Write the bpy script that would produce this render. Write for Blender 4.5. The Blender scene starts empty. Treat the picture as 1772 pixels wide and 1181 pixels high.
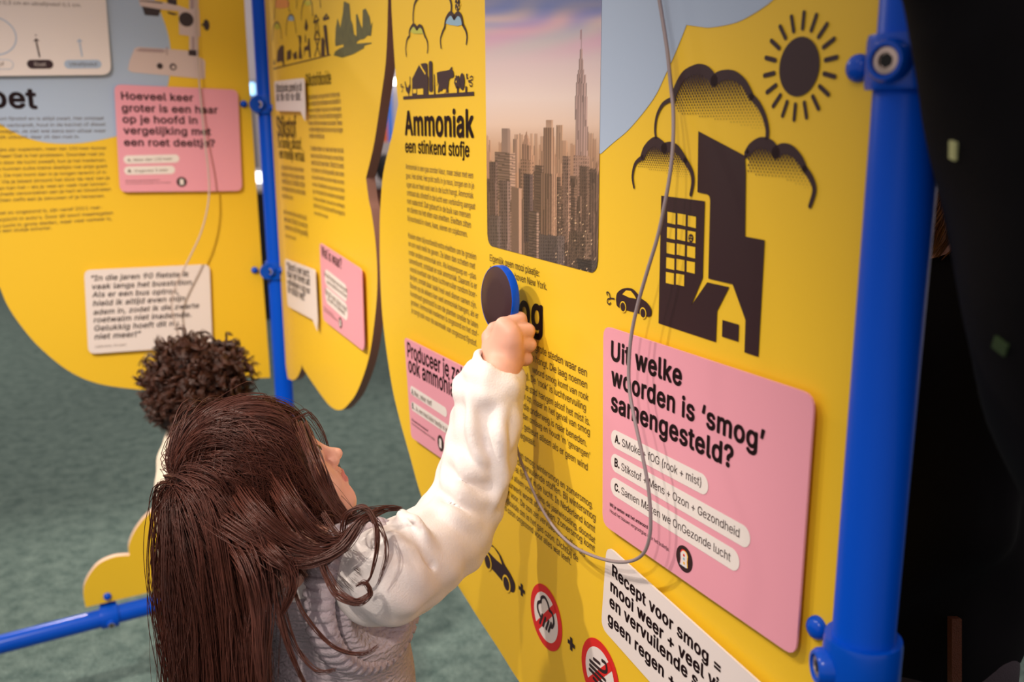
import bpy, bmesh, math, random
import numpy as np
from mathutils import Vector, Matrix
from mathutils.geometry import tessellate_polygon, delaunay_2d_cdt

random.seed(7); RNG = np.random.default_rng(7)
SC = bpy.context.scene; COL = SC.collection

# ------------------------------------------------------------------ camera, world, lights, exposure
FPX, PITCH, ROLL, TH = 1675.0, 0.2231, 0.0048, 0.4526      # lens in pixels of a 1772-wide frame; angles in radians
CAMZ = 1.56
_R = Vector((1, 0, 0)); _U = Vector((0, math.sin(PITCH), math.cos(PITCH))); _F = Vector((0, math.cos(PITCH), -math.sin(PITCH)))
CR = math.cos(ROLL) * _R - math.sin(ROLL) * _U
CU = math.sin(ROLL) * _R + math.cos(ROLL) * _U
EYE = Vector((0, 0, CAMZ))
cam_data = bpy.data.cameras.new('camera'); cam = bpy.data.objects.new('camera', cam_data); COL.objects.link(cam)
cam_data.sensor_width = 36; cam_data.lens = FPX / 1772 * 36
cam_data.clip_start = 0.02; cam_data.clip_end = 100
cam.matrix_world = Matrix(((CR.x, CU.x, -_F.x, 0), (CR.y, CU.y, -_F.y, 0), (CR.z, CU.z, -_F.z, CAMZ), (0, 0, 0, 1)))
cam_data.dof.use_dof = True; cam_data.dof.focus_distance = 1.13; cam_data.dof.aperture_fstop = 4.5
SC.camera = cam

SC.view_settings.view_transform = 'Standard'; SC.view_settings.look = 'None'
SC.view_settings.gamma = 1.0; SC.view_settings.use_curve_mapping = False
SC.view_settings.exposure = 0.0

world = bpy.data.worlds.new('hall_light'); SC.world = world; world.use_nodes = True
wb = world.node_tree.nodes['Background']; wb.inputs[0].default_value = (0.95, 0.82, 0.78, 1); wb.inputs[1].default_value = 0.62

def spot(name, loc, target, power, color=(1, .9, .8), angle=70, blend=.6, size=.05):
    d = bpy.data.lights.new(name, 'SPOT'); d.energy = power; d.color = color
    d.spot_size = math.radians(angle); d.spot_blend = blend; d.shadow_soft_size = size
    o = bpy.data.objects.new(name, d); COL.objects.link(o); o.location = loc
    o.rotation_euler = (Vector(target) - Vector(loc)).to_track_quat('-Z', 'Y').to_euler()
    return o
WARM = (1, .88, .76)
spot('track_spot', (-1.75, 0.95, 2.95), (-0.2, 1.5, .85), 150, WARM, 50, .85, .035)
spot('track_spot', (-1.15, 0.35, 3.05), (-0.15, 1.15, .72), 66, WARM, 46, .85, .03)
spot('track_spot', (-1.3, 0.15, 3.1), (-0.82, 2.5, 0.5), 400, WARM, 39, 1.0, .05)
spot('track_spot', (-0.75, -0.9, 2.9), (-0.25, 1.1, 0.95), 110, WARM, 36, .8, .035)
spot('track_spot', (-2.6, 4.6, 3.3), (-1.2, 1.6, 0.0), 260, WARM, 60, .6, .05)
spot('track_spot', (0.3, 5.5, 3.3), (-0.6, 3.5, 0.0), 240, WARM, 80, .8, .08)
spot('track_spot', (0.9, 11.0, 3.4), (-1.5, 14.5, 0.8), 500, (1, .95, .9), 100, .8, .1)
spot('track_spot', (-4.5, 6.0, 3.3), (-4.0, 6.5, 0.0), 200, WARM, 100, .8, .1)

# ------------------------------------------------------------------ helpers: tags, materials, meshes
def tag(o, label=None, cat=None, group=None, kind=None):
    if label: o['label'] = label
    if cat: o['category'] = cat
    if group: o['group'] = group
    if kind: o['kind'] = kind
    return o

def srgb(*c):
    if len(c) == 1: h = c[0].lstrip('#'); c = [int(h[i:i + 2], 16) for i in (0, 2, 4)]
    return tuple(((x / 255) / 12.92 if x / 255 <= .04045 else ((x / 255 + .055) / 1.055) ** 2.4) for x in c)

def mat(name, color, rough=.5, spec=.5, metal=0, noise=0, nscale=40, bump=0, bscale=200, sss=0, coat=0, sheen=0):
    m = bpy.data.materials.new(name); m.use_nodes = True; nt = m.node_tree; b = nt.nodes['Principled BSDF']
    c = srgb(color) if isinstance(color, str) else color
    b.inputs['Base Color'].default_value = (*c, 1); b.inputs['Roughness'].default_value = rough
    b.inputs['Specular IOR Level'].default_value = spec; b.inputs['Metallic'].default_value = metal
    b.inputs['Coat Weight'].default_value = coat; b.inputs['Coat Roughness'].default_value = .08
    b.inputs['Sheen Weight'].default_value = sheen
    if sss:
        b.inputs['Subsurface Weight'].default_value = sss; b.inputs['Subsurface Radius'].default_value = (1, .35, .2); b.inputs['Subsurface Scale'].default_value = .006
    tc = nt.nodes.new('ShaderNodeTexCoord')
    if noise:
        n = nt.nodes.new('ShaderNodeTexNoise'); n.inputs['Scale'].default_value = nscale; n.inputs['Detail'].default_value = 6
        mx = nt.nodes.new('ShaderNodeMix'); mx.data_type = 'RGBA'
        mx.inputs[6].default_value = (*[max(0, x * (1 - noise)) for x in c], 1); mx.inputs[7].default_value = (*[min(1, x * (1 + noise)) for x in c], 1)
        nt.links.new(tc.outputs['Object'], n.inputs['Vector']); nt.links.new(n.outputs['Fac'], mx.inputs[0]); nt.links.new(mx.outputs[2], b.inputs['Base Color'])
    if bump:
        n2 = nt.nodes.new('ShaderNodeTexNoise'); n2.inputs['Scale'].default_value = bscale; n2.inputs['Detail'].default_value = 3
        bp = nt.nodes.new('ShaderNodeBump'); bp.inputs['Strength'].default_value = bump; bp.inputs['Distance'].default_value = .002
        nt.links.new(tc.outputs['Object'], n2.inputs['Vector']); nt.links.new(n2.outputs['Fac'], bp.inputs['Height']); nt.links.new(bp.outputs[0], b.inputs['Normal'])
    return m

def attr_mat(name, attr='print', rough=.4):
    m = bpy.data.materials.new(name); m.use_nodes = True; nt = m.node_tree; b = nt.nodes['Principled BSDF']
    a = nt.nodes.new('ShaderNodeAttribute'); a.attribute_name = attr
    nt.links.new(a.outputs['Color'], b.inputs['Base Color']); b.inputs['Roughness'].default_value = rough
    return m

M = {}
M['yellow'] = mat('yellow_print', (0.84, 0.535, 0.024), .42, .45)
M['edge'] = mat('brown_board_edge', (0.30, 0.14, 0.095), .6)
M['edge_pale'] = mat('pale_board_edge', (0.80, 0.55, 0.40), .6)
M['sky'] = mat('light_blue_print', (0.40, 0.50, 0.66), .42, .45)
M['ink'] = mat('dark_print', (0.030, 0.010, 0.014), .42, .4)
M['ink_soft'] = mat('grey_brown_print', (0.11, 0.07, 0.05), .45, .4)
M['pink'] = mat('pink_print', (0.80, 0.34, 0.43), .42, .45)
M['white'] = mat('white_print', (0.80, 0.72, 0.70), .42, .45)
M['pill'] = mat('off_white_print', (0.82, 0.75, 0.72), .42, .45)
M['red'] = mat('red_print', (0.70, 0.016, 0.016), .42, .45)
M['green'] = mat('green_print', (0.50, 0.50, 0.06), .5)
M['lime'] = mat('lime_print', (0.55, 0.50, 0.02), .5)
M['cyan'] = mat('cyan_print', (0.26, 0.42, 0.55), .5)
M['coral'] = mat('coral_print', (0.80, 0.30, 0.08), .5)
M['tree'] = mat('dark_green_print', (0.085, 0.085, 0.022), .5, noise=.6, nscale=60)
M['gold'] = mat('gold_print', (0.85, 0.45, 0.03), .5)
M['blue'] = mat('glossy_blue_paint', (0.0, 0.075, 0.56), .22, .3)
M['blue2'] = mat('satin_blue_paint', (0.0, 0.075, 0.60), .34, .12)
M['steel'] = mat('steel_screw', (0.55, 0.45, 0.40), .35, metal=.8)
M['black'] = mat('black_hole', (0.004, 0.004, 0.005), .7)
M['cord'] = mat('grey_cord', (0.30, 0.24, 0.25), .5)
M['cordlight'] = mat('light_grey_cord', (0.52, 0.42, 0.38), .5)

def smooth(me, flag=True):
    me.polygons.foreach_set('use_smooth', np.full(len(me.polygons), flag))

def link(name, me, parent=None, world=None, local=None):
    o = bpy.data.objects.new(name, me); COL.objects.link(o)
    if parent is not None: o.parent = parent
    if world is not None: o.matrix_world = world
    if local is not None: o.matrix_local = local
    return o

def mesh_np(name, V, F, mats, parent=None, sm=True, mi=None):
    """V (n,3), F list or (m,k) array"""
    me = bpy.data.meshes.new(name)
    V = np.asarray(V, dtype=np.float32)
    if isinstance(F, np.ndarray):
        m, k = F.shape
        me.vertices.add(len(V)); me.vertices.foreach_set('co', V.ravel())
        me.loops.add(m * k); me.loops.foreach_set('vertex_index', F.astype(np.int32).ravel())
        me.polygons.add(m); me.polygons.foreach_set('loop_start', np.arange(0, m * k, k, dtype=np.int32))
        me.polygons.foreach_set('loop_total', np.full(m, k, dtype=np.int32))
        me.update(calc_edges=True); me.validate()
    else:
        me.from_pydata([tuple(v) for v in V], [], F)
    for x in (mats if isinstance(mats, (list, tuple)) else [mats]): me.materials.append(x)
    if mi is not None: me.polygons.foreach_set('material_index', np.asarray(mi, dtype=np.int32))
    smooth(me, sm); me.update()
    return link(name, me, parent)

def empty(name, world):
    o = bpy.data.objects.new(name, None); o.empty_display_size = .05; COL.objects.link(o); o.matrix_world = world
    return o

def bm_obj(name, bm, mats, parent=None, sm=True):
    me = bpy.data.meshes.new(name); bm.to_mesh(me); bm.free()
    for x in (mats if isinstance(mats, (list, tuple)) else [mats]): me.materials.append(x)
    smooth(me, sm); return link(name, me, parent)

def catmull(P, n=8, closed=False):
    P = [np.array(p, float) for p in P]; out = []
    N = len(P); segs = N if closed else N - 1
    for i in range(segs):
        if closed: a, b, c, d = P[(i - 1) % N], P[i], P[(i + 1) % N], P[(i + 2) % N]
        else: a, b, c, d = P[max(i - 1, 0)], P[i], P[i + 1], P[min(i + 2, N - 1)]
        for t in np.linspace(0, 1, n, endpoint=False):
            out.append(.5 * ((2 * b) + (-a + c) * t + (2 * a - 5 * b + 4 * c - d) * t * t + (-a + 3 * b - 3 * c + d) * t ** 3))
    if not closed: out.append(P[-1])
    return out

def tubes_np(paths, radii, sides=6, cap=True):
    """paths (S,N,3), radii (S,N) -> V,F"""
    paths = np.asarray(paths, float); S, N, _ = paths.shape; radii = np.broadcast_to(np.asarray(radii, float), (S, N))
    T = np.gradient(paths, axis=1); T /= np.linalg.norm(T, axis=2, keepdims=True) + 1e-12
    ref = np.zeros((S, 3)); ax = np.argmin(np.abs(T[:, 0]), axis=1); ref[np.arange(S), ax] = 1
    n = np.cross(T[:, 0], ref); n /= np.linalg.norm(n, axis=1, keepdims=True)
    Ns = np.zeros_like(paths)
    for i in range(N):
        n = n - (n * T[:, i]).sum(1, keepdims=True) * T[:, i]; n /= np.linalg.norm(n, axis=1, keepdims=True) + 1e-12
        Ns[:, i] = n
    B = np.cross(T, Ns)
    an = np.arange(sides) * 2 * np.pi / sides
    V = paths[:, :, None] + radii[:, :, None, None] * (np.cos(an)[None, None, :, None] * Ns[:, :, None] + np.sin(an)[None, None, :, None] * B[:, :, None])
    idx = np.arange(S * N * sides).reshape(S, N, sides)
    a = idx[:, :-1]; b = idx[:, 1:]; a2 = np.roll(a, -1, 2); b2 = np.roll(b, -1, 2)
    F = np.stack([a, a2, b2, b], -1).reshape(-1, 4)
    return V.reshape(-1, 3), F

def tube(name, pts, r, m, parent=None, sides=12):
    P = np.array([pts], float); rr = np.full((1, P.shape[1]), r) if np.isscalar(r) else np.array([r])
    # rounded ends
    V, F = tubes_np(P, rr, sides)
    n = P.shape[1]; c0, c1 = len(V), len(V) + 1
    V = np.vstack([V, P[0, 0], P[0, -1]])
    F = [tuple(f) for f in F] + [(c0, (k + 1) % sides, k) for k in range(sides)] + [(c1, (n - 1) * sides + k, (n - 1) * sides + (k + 1) % sides) for k in range(sides)]
    return mesh_np(name, V, F, m, parent)

def lathe(name, prof, m, frame, parent=None, n=32, sm=True):
    """prof [(r,h)...] revolved about local z of frame; frame maps local->parent space"""
    V = []; F = []
    for r, h in prof:
        for k in range(n):
            a = 2 * math.pi * k / n; V.append(frame @ Vector((r * math.cos(a), r * math.sin(a), h)))
    for i in range(len(prof) - 1):
        for k in range(n):
            F.append((i * n + k, i * n + (k + 1) % n, (i + 1) * n + (k + 1) % n, (i + 1) * n + k))
    F.append(tuple(range(n - 1, -1, -1))); F.append(tuple((len(prof) - 1) * n + k for k in range(n)))
    o = mesh_np(name, [tuple(v) for v in V], F, m, parent, sm)
    if sm:
        try: o.data.set_sharp_from_angle(angle=math.radians(40))
        except Exception: pass
    return o

def axis_frame(p, z):
    z = Vector(z).normalized(); x = z.orthogonal().normalized(); y = z.cross(x)
    return Matrix(((x.x, y.x, z.x, p[0]), (x.y, y.y, z.y, p[1]), (x.z, y.z, z.z, p[2]), (0, 0, 0, 1)))

# ------------------------------------------------------------------ measuring: photo pixel -> real place
def ray(px, py): return CR * (px - 886) + CU * (590.5 - py) + _F * FPX
def at(px, py, fwd):
    d = ray(px, py); return EYE + d * (fwd / d.y)
def project(P):
    d = Vector(P) - EYE; k = FPX / d.dot(_F); return 886 + d.dot(CR) * k, 590.5 - d.dot(CU) * k

class Plane:
    """upright board: u to the reader's right, v up, n towards the reader"""
    def __init__(s, u, n, c):
        s.u = Vector(u).normalized(); s.v = Vector((0, 0, 1)); s.n = Vector(n).normalized(); s.c = c   # c = n.P
        s.o = s.n * c
    def L(s, px, py, h=0.0):
        d = ray(px, py); t = (s.c + h - s.n.dot(EYE)) / s.n.dot(d); P = EYE + d * t
        return (s.u.dot(P), P.z)
    def W(s, a, b, h=0.0): return s.u * a + s.v * b + s.n * (s.c + h)
    def frame(s, a=0, b=0, h=0):
        o = s.W(a, b, h); u, v, n = s.u, s.v, s.n
        return Matrix(((u.x, v.x, n.x, o.x), (u.y, v.y, n.y, o.y), (u.z, v.z, n.z, o.z), (0, 0, 0, 1)))

c_, s_ = math.cos(TH), math.sin(TH)
C_POLE = 0.5586
PM = Plane((s_, -c_, 0), (-c_, -s_, 0), -(C_POLE + .004))        # long board beside the girl (and the one behind it)
P_LEFTPOLE = at(475, 400, 2.578); P_LEFTPOLE.z = 0
P1 = Plane((c_, s_, 0), (s_, -c_, 0), (s_ * P_LEFTPOLE.x - c_ * P_LEFTPOLE.y) - .004)   # board on the left
d_ = ray(1550, 430); _t = C_POLE / (c_ * d_.x + s_ * d_.y); P_RIGHTPOLE = EYE + d_ * _t; P_RIGHTPOLE.z = 0

_txt_cache = {}
try:        # the sans face that ships inside Blender
    import os
    FONT = bpy.data.fonts.load(os.path.join(bpy.utils.system_resource('DATAFILES'), 'fonts', 'Inter.woff2'))
except Exception: FONT = None
_glyphs = {}
def _outline(s):
    cu = bpy.data.curves.new('t', 'FONT'); cu.body = s; cu.fill_mode = 'NONE'; cu.resolution_u = 3; cu.size = 1
    if FONT: cu.font = FONT
    o = bpy.data.objects.new('t', cu); COL.objects.link(o); bpy.context.view_layer.update()
    me = bpy.data.meshes.new_from_object(o.evaluated_get(bpy.context.evaluated_depsgraph_get()))
    V = [(v.co.x, v.co.y) for v in me.vertices]; E = [tuple(e.vertices) for e in me.edges]
    bpy.data.objects.remove(o); bpy.data.meshes.remove(me); bpy.data.curves.remove(cu)
    return V, E
def glyph(ch):
    """triangles of one character by non-zero winding, and its advance width"""
    if ch in _glyphs: return _glyphs[ch]
    adv = max(v[0] for v in _outline('l' + ch + 'l')[0]) - max(v[0] for v in _outline('ll')[0])
    if ch == ' ': _glyphs[ch] = (np.zeros((0, 3)), [], adv); return _glyphs[ch]
    V, E = _outline(ch); nb = {}
    for x, y in E: nb.setdefault(x, []).append(y); nb.setdefault(y, []).append(x)
    seen = set(); loops = []
    for st in range(len(V)):      # loops in stored vertex order
        if st in seen or st not in nb: continue
        lp = [st]; seen.add(st); cur = st
        nx = st + 1 if st + 1 in nb[st] else nb[st][0]
        while nx not in seen:
            lp.append(nx); seen.add(nx); c2 = [q for q in nb[nx] if q not in seen]; cur = nx
            if not c2: break
            nx = c2[0]
        if len(lp) > 2: loops.append(lp)
    P = np.array(V); ed = [(lp[k], lp[(k + 1) % len(lp)]) for lp in loops for k in range(len(lp))]
    vo, eo, fo, _, _, _ = delaunay_2d_cdt([Vector(v) for v in V], ed, [], 0, 1e-5)
    vo = np.array([(v[0], v[1]) for v in vo]); F = []
    for f in fo:
        c = vo[list(f)].mean(0); w = 0
        for lp in loops:
            A = P[lp]; B = np.roll(A, -1, 0); up = (A[:, 1] <= c[1]) & (B[:, 1] > c[1]); dn = (A[:, 1] > c[1]) & (B[:, 1] <= c[1])
            cr = (B[:, 0] - A[:, 0]) * (c[1] - A[:, 1]) - (c[0] - A[:, 0]) * (B[:, 1] - A[:, 1]); w += (up & (cr > 0)).sum() - (dn & (cr < 0)).sum()
        if w != 0:
            a_, b_, c_2 = (vo[q] for q in f[:3]); F.append(tuple(f) if (b_[0] - a_[0]) * (c_2[1] - a_[1]) - (b_[1] - a_[1]) * (c_2[0] - a_[0]) > 0 else tuple(f)[::-1])
    _glyphs[ch] = (np.concatenate([vo, np.zeros((len(vo), 1))], 1), F, adv); return _glyphs[ch]
def text_mesh(s, bold, shear=0.0, space=1.0):
    key = (s, bold, shear, space)
    if key not in _txt_cache:
        x = 0.0; Vs = []; F = []; nv = 0
        for ch in s:
            gv, gf, adv = glyph(ch)
            if len(gv): Vs.append(gv + np.array([x, 0, 0])); F += [tuple(q + nv for q in f) for f in gf]; nv += len(gv)
            x += adv * space + bold * .9
        V = np.concatenate(Vs)
        if shear: V = V + np.stack([V[:, 1] * shear, 0 * V[:, 0], 0 * V[:, 0]], 1)
        if bold > .005:      # bold weight: the glyphs stamped round a small circle
            n = 8; V0 = V; k = [(bold * math.cos(2 * math.pi * (i + .5) / n), bold * .85 * math.sin(2 * math.pi * (i + .5) / n)) for i in range(n)]
            V = np.concatenate([V0 + np.array([dx, dy, 0]) for dx, dy in k]); F = [tuple(q + i * nv for q in f) for i in range(n) for f in F]
        x0 = V[:, 0].min(); V[:, 0] -= x0
        _txt_cache[key] = (V, F, V[:, 0].max())
    return _txt_cache[key]

class Art:
    """flat print on a board: faces in board coordinates, one mesh"""
    def __init__(s, plane, h, org=(0, 0), base=0.0):
        s.p = plane; s.h = h; s.org = org; s.base = base; s.V = []; s.F = []; s.MI = []; s.mats = []; s.layer = 0
    def mi(s, m):
        if m not in s.mats: s.mats.append(m)
        return s.mats.index(m)
    def add(s, pts, faces, m, dh=0.0):
        b = len(s.V); z = s.h - s.base + dh
        s.V += [(p[0] - s.org[0], p[1] - s.org[1], z) for p in pts]
        i = s.mi(m)
        for f in faces: s.F.append(tuple(b + k for k in f)); s.MI.append(i)
    def loc(s, pts): return [s.p.L(x, y, s.h) for x, y in pts]
    def poly_l(s, pts, m, dh=0.0):
        tris = tessellate_polygon([[Vector((p[0], p[1], 0)) for p in pts]])
        out = []
        for a, b, c in tris:
            A, B, C = pts[a], pts[b], pts[c]
            out.append((a, b, c) if (B[0] - A[0]) * (C[1] - A[1]) - (B[1] - A[1]) * (C[0] - A[0]) > 0 else (a, c, b))
        s.add(pts, out, m, dh)
    def poly(s, pts, m, dh=0.0, sm=0): 
        P = s.loc(pts)
        if sm: P = [tuple(q) for q in catmull(P, sm, True)]
        s.poly_l(P, m, dh)
    def circle(s, px, py, rpx, m, dh=0.0, sx=1.0, n=36):
        c = s.p.L(px, py, s.h); e = s.p.L(px, py + rpx, s.h); r = abs(e[1] - c[1]); s.circle_l(c, r, m, dh, sx, n)
        return c, r
    def circle_l(s, c, r, m, dh=0.0, sx=1.0, n=36):
        s.add([(c[0] + sx * r * math.cos(2 * math.pi * k / n), c[1] + r * math.sin(2 * math.pi * k / n)) for k in range(n)], [tuple(range(n))], m, dh)
    def stroke_l(s, P, w, m, dh=0.0, caps=True):
        P = [np.array(p, float) for p in P]; n = len(P); W = w if hasattr(w, '__len__') else [w] * n
        W = np.interp(np.linspace(0, 1, n), np.linspace(0, 1, len(W)), W)
        pts = []; faces = []
        for i in range(n):
            t = P[min(i + 1, n - 1)] - P[max(i - 1, 0)]; t = t / (np.linalg.norm(t) + 1e-9); nn = np.array([-t[1], t[0]]) * W[i] / 2
            pts += [tuple(P[i] + nn), tuple(P[i] - nn)]
        for i in range(n - 1): faces.append((2 * i, 2 * i + 1, 2 * i + 3, 2 * i + 2))
        s.add(pts, faces, m, dh)
        if caps:
            for e in (0, -1): s.circle_l(tuple(P[e]), W[e] / 2, m, dh + .00005, 1, 12)
    def stroke(s, pts, w, m, dh=0.0, sm=5, caps=True):
        P = s.loc(pts)
        if sm and len(P) > 2: P = catmull(P, sm)
        s.stroke_l(P, w, m, dh, caps)
    def text(s, string, a, b, m, bold=0.0, ys=1.0, shear=0.0, dh=0.0, up=None, space=1.0):
        A, B = s.p.L(*a, s.h), s.p.L(*b, s.h)
        V, F, w = text_mesh(string, bold, shear, space); dx, dy = (B[0] - A[0]) / w, (B[1] - A[1]) / w
        k = math.hypot(dx, dy) * ys
        pts = [(A[0] + v[0] * dx, A[1] + v[0] * dy + v[1] * k) for v in V]
        s.add(pts, F, m, dh)
    def pill(s, a, b, rpx, m, dh=0.0, n=14):
        A, B = s.p.L(*a, s.h), s.p.L(*b, s.h); e = s.p.L(a[0], a[1] + rpx, s.h); r = abs(e[1] - A[1])
        ang = math.atan2(B[1] - A[1], B[0] - A[0]); pts = []
        for k in range(n + 1): t = ang + math.pi / 2 + math.pi * k / n; pts.append((A[0] + r * math.cos(t), A[1] + r * math.sin(t)))
        for k in range(n + 1): t = ang - math.pi / 2 + math.pi * k / n; pts.append((B[0] + r * math.cos(t), B[1] + r * math.sin(t)))
        s.add(pts, [tuple(range(len(pts)))], m, dh)
    def build(s, name, parent):
        o = mesh_np(name, s.V, s.F, s.mats, parent, False, s.MI); return o

def slab(name, pts, z0, z1, mats, parent, edge_mi=1, sm=False):
    """outline pts (board coords) extruded from z0 to z1 (z1 nearer the reader)"""
    n = len(pts); area = sum(pts[i][0] * pts[(i + 1) % n][1] - pts[(i + 1) % n][0] * pts[i][1] for i in range(n))
    if area < 0: pts = pts[::-1]
    V = [(x, y, z1) for x, y in pts] + [(x, y, z0) for x, y in pts]; F = []; MI = []
    for a, b, c in tessellate_polygon([[Vector((p[0], p[1], 0)) for p in pts]]):
        A, B, C = pts[a], pts[b], pts[c]
        if (B[0] - A[0]) * (C[1] - A[1]) - (B[1] - A[1]) * (C[0] - A[0]) < 0: b, c = c, b
        F.append((a, b, c)); MI.append(0); F.append((n + a, n + c, n + b)); MI.append(0)
    for i in range(n):
        j = (i + 1) % n; F.append((i, n + i, n + j, j)); MI.append(edge_mi)
    return mesh_np(name, V, F, mats, parent, sm, MI)

def rounded(P, r, n=5):
    """round the corners of polygon P (list of 2d)"""
    out = []; N = len(P); R = r if hasattr(r, '__len__') else [r] * N
    for i in range(N):
        a, b, c = (np.array(P[(i + k) % N], float) for k in (-1, 0, 1))
        if R[i] <= 0: out.append(tuple(b)); continue
        u = (a - b) / np.linalg.norm(a - b); w = (c - b) / np.linalg.norm(c - b)
        for t in np.linspace(0, 1, n): 
            p0, p1 = b + u * R[i], b + w * R[i]; out.append(tuple((1 - t) ** 2 * p0 + 2 * t * (1 - t) * b + t * t * p1))
    return out

GAP, THK = .008, .0022       # cards stand this far off the boards
def card(plane, name, quad, m, label, cat, r=.012, tail=None, edge=None, group=None, gap=GAP):
    """separate card on short spacers; quad in pixels TL,TR,BR,BL; returns (empty, Art factory)"""
    h = gap + THK; P = [plane.L(x, y, h) for x, y in quad]
    org = (sum(p[0] for p in P) / 4, sum(p[1] for p in P) / 4)
    e = empty(name, plane.frame(org[0], org[1], 0)); tag(e, label, cat, group)
    if tail:   # speech-bubble point inserted between BR and BL
        P = P[:2] + [P[2]] + [plane.L(x, y, h) for x, y in tail] + [P[3]]; rr = [r, r, r * .4] + [0] * len(tail) + [r]
    else: rr = r
    Q = [(x - org[0], y - org[1]) for x, y in rounded(P, rr)]
    slab('card_sheet', Q, gap, h, [m, edge or m], e)
    for fx in (.25, .75):
        for fy in (.25, .75):
            a = [(1 - fx) * P[0][k] + fx * P[1][k] for k in (0, 1)]; b = [(1 - fx) * P[-1][k] + fx * (P[2][k]) for k in (0, 1)]
            q = [(1 - fy) * a[k] + fy * b[k] - org[k] for k in (0, 1)]
            lathe('spacer', [(.006, 0), (.006, gap)], M['white'], Matrix.Translation((q[0], q[1], 0)), e, 12)
    return e, lambda: Art(plane, h + .0004, org)
# ------------------------------------------------------------------ setting: floor and far hall
def carpet():
    m = bpy.data.materials.new('teal_carpet'); m.use_nodes = True; nt = m.node_tree; b = nt.nodes['Principled BSDF']; L = nt.links.new
    tc = nt.nodes.new('ShaderNodeTexCoord')
    n1 = nt.nodes.new('ShaderNodeTexNoise'); n1.inputs['Scale'].default_value = 16; n1.inputs['Detail'].default_value = 8; n1.inputs['Roughness'].default_value = .75
    n2 = nt.nodes.new('ShaderNodeTexNoise'); n2.inputs['Scale'].default_value = 150; n2.inputs['Detail'].default_value = 4
    r = nt.nodes.new('ShaderNodeValToRGB'); e = r.color_ramp.elements
    e[0].position = .32; e[0].color = (*[x * .62 for x in (0.10, 0.165, 0.155)], 1); e[1].position = .68; e[1].color = (0.185, 0.255, 0.23, 1)
    r2 = nt.nodes.new('ShaderNodeValToRGB'); f = r2.color_ramp.elements
    f[0].position = .3; f[0].color = (.55, .55, .55, 1); f[1].position = .7; f[1].color = (1.25, 1.25, 1.25, 1)
    mx = nt.nodes.new('ShaderNodeMix'); mx.data_type = 'RGBA'; mx.blend_type = 'MULTIPLY'; mx.inputs[0].default_value = 1
    for n, rr in ((n1, r), (n2, r2)): L(tc.outputs['Object'], n.inputs['Vector']); L(n.outputs['Fac'], rr.inputs['Fac'])
    L(r.outputs[0], mx.inputs[6]); L(r2.outputs[0], mx.inputs[7]); L(mx.outputs[2], b.inputs['Base Color'])
    b.inputs['Roughness'].default_value = .95; b.inputs['Specular IOR Level'].default_value = .1
    bp = nt.nodes.new('ShaderNodeBump'); bp.inputs['Strength'].default_value = .5; bp.inputs['Distance'].default_value = .004
    L(n2.outputs['Fac'], bp.inputs['Height']); L(bp.outputs[0], b.inputs['Normal'])
    return m
def box_np(x0, x1, y0, y1, z0, z1):
    V = [(x, y, z) for z in (z0, z1) for y in (y0, y1) for x in (x0, x1)]
    return V, [(0, 2, 3, 1), (4, 5, 7, 6), (0, 1, 5, 4), (2, 6, 7, 3), (0, 4, 6, 2), (1, 3, 7, 5)]
V, F = box_np(-12, 8, -3, 17, -.1, 0); fl = mesh_np('floor', V, F, carpet(), None, False); tag(fl, 'teal green flecked carpet floor', 'floor', kind='structure')
mw = mat('pale_lilac_wall_paint', (0.62, 0.56, 0.60), .9, noise=.06, nscale=3)
V, F = box_np(-12, 8, 16.6, 16.8, 0, 4.2); w = mesh_np('wall_back', V, F, mw, None, False); tag(w, 'pale lilac far wall of the hall', 'wall', kind='structure')

def far_box(name, px0, px1, ytop, ybot_z, fwd, depth, m, label, cat, zb=None):
    """furniture far behind the boards"""
    a = at(px0, ytop, fwd); b = at(px1, ytop, fwd); z1 = a.z
    r = empty(name, Matrix.Translation((0, 0, 0))); return r, a.x, b.x, z1
mo = mat('orange_laminate', (0.62, 0.11, 0.02), .5); mg = mat('grey_laminate', (0.36, 0.32, 0.32), .5); mb = mat('dark_red_laminate', (0.16, 0.045, 0.03), .5)
mblu = mat('bright_blue_laminate', (0.02, 0.16, 0.68), .5)
# counter with an orange back panel, seen through the slot between the boards
a = at(640, 330, 12.0); b = at(705, 330, 12.0); ztop = at(665, 325, 12.0).z; zc = at(665, 248, 12.0).z
ct = empty('display_counter', Matrix.Translation(((a.x + b.x) / 2, 12.4, 0))); tag(ct, 'dark red counter with grey upstand far behind the slot between the boards', 'counter')
hw = (b.x - a.x) / 2
V, F = box_np(-hw - .3, hw + .3, -.4, .4, 0, ztop); o = mesh_np('base_cabinet', V, F, mb, ct, False)
V, F = box_np(-hw - .3, hw + .3, -.45, .45, ztop, ztop + .06); mesh_np('worktop', V, F, mg, ct, False)
V, F = box_np(-hw - .3, hw + .3, .25, .4, ztop + .06, zc); mesh_np('upstand', V, F, mg, ct, False)
a = at(640, 245, 13.4); b = at(671, 245, 13.4); z0 = at(665, 150, 13.4).z
op = empty('partition_panel', Matrix.Translation(((a.x + b.x) / 2, 13.4, 0))); tag(op, 'orange partition panel far behind the counter', 'panel')
hw = (b.x - a.x) / 2
V, F = box_np(-hw, hw, -.05, .05, .06, z0); mesh_np('panel_sheet', V, F, mo, op, False)
for sx in (-1, 1): V, F = box_np(sx * hw * .8 - .04, sx * hw * .8 + .04, -.3, .3, 0, .06); mesh_np('foot', V, F, mg, op, False)
a = at(668, 200, 14.2); b = at(676, 200, 14.2); z1 = at(670, 148, 14.2).z
bc = empty('blue_column', Matrix.Translation(((a.x + b.x) / 2, 14.2, 0))); tag(bc, 'bright blue column far behind the slot between the boards', 'column')
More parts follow.
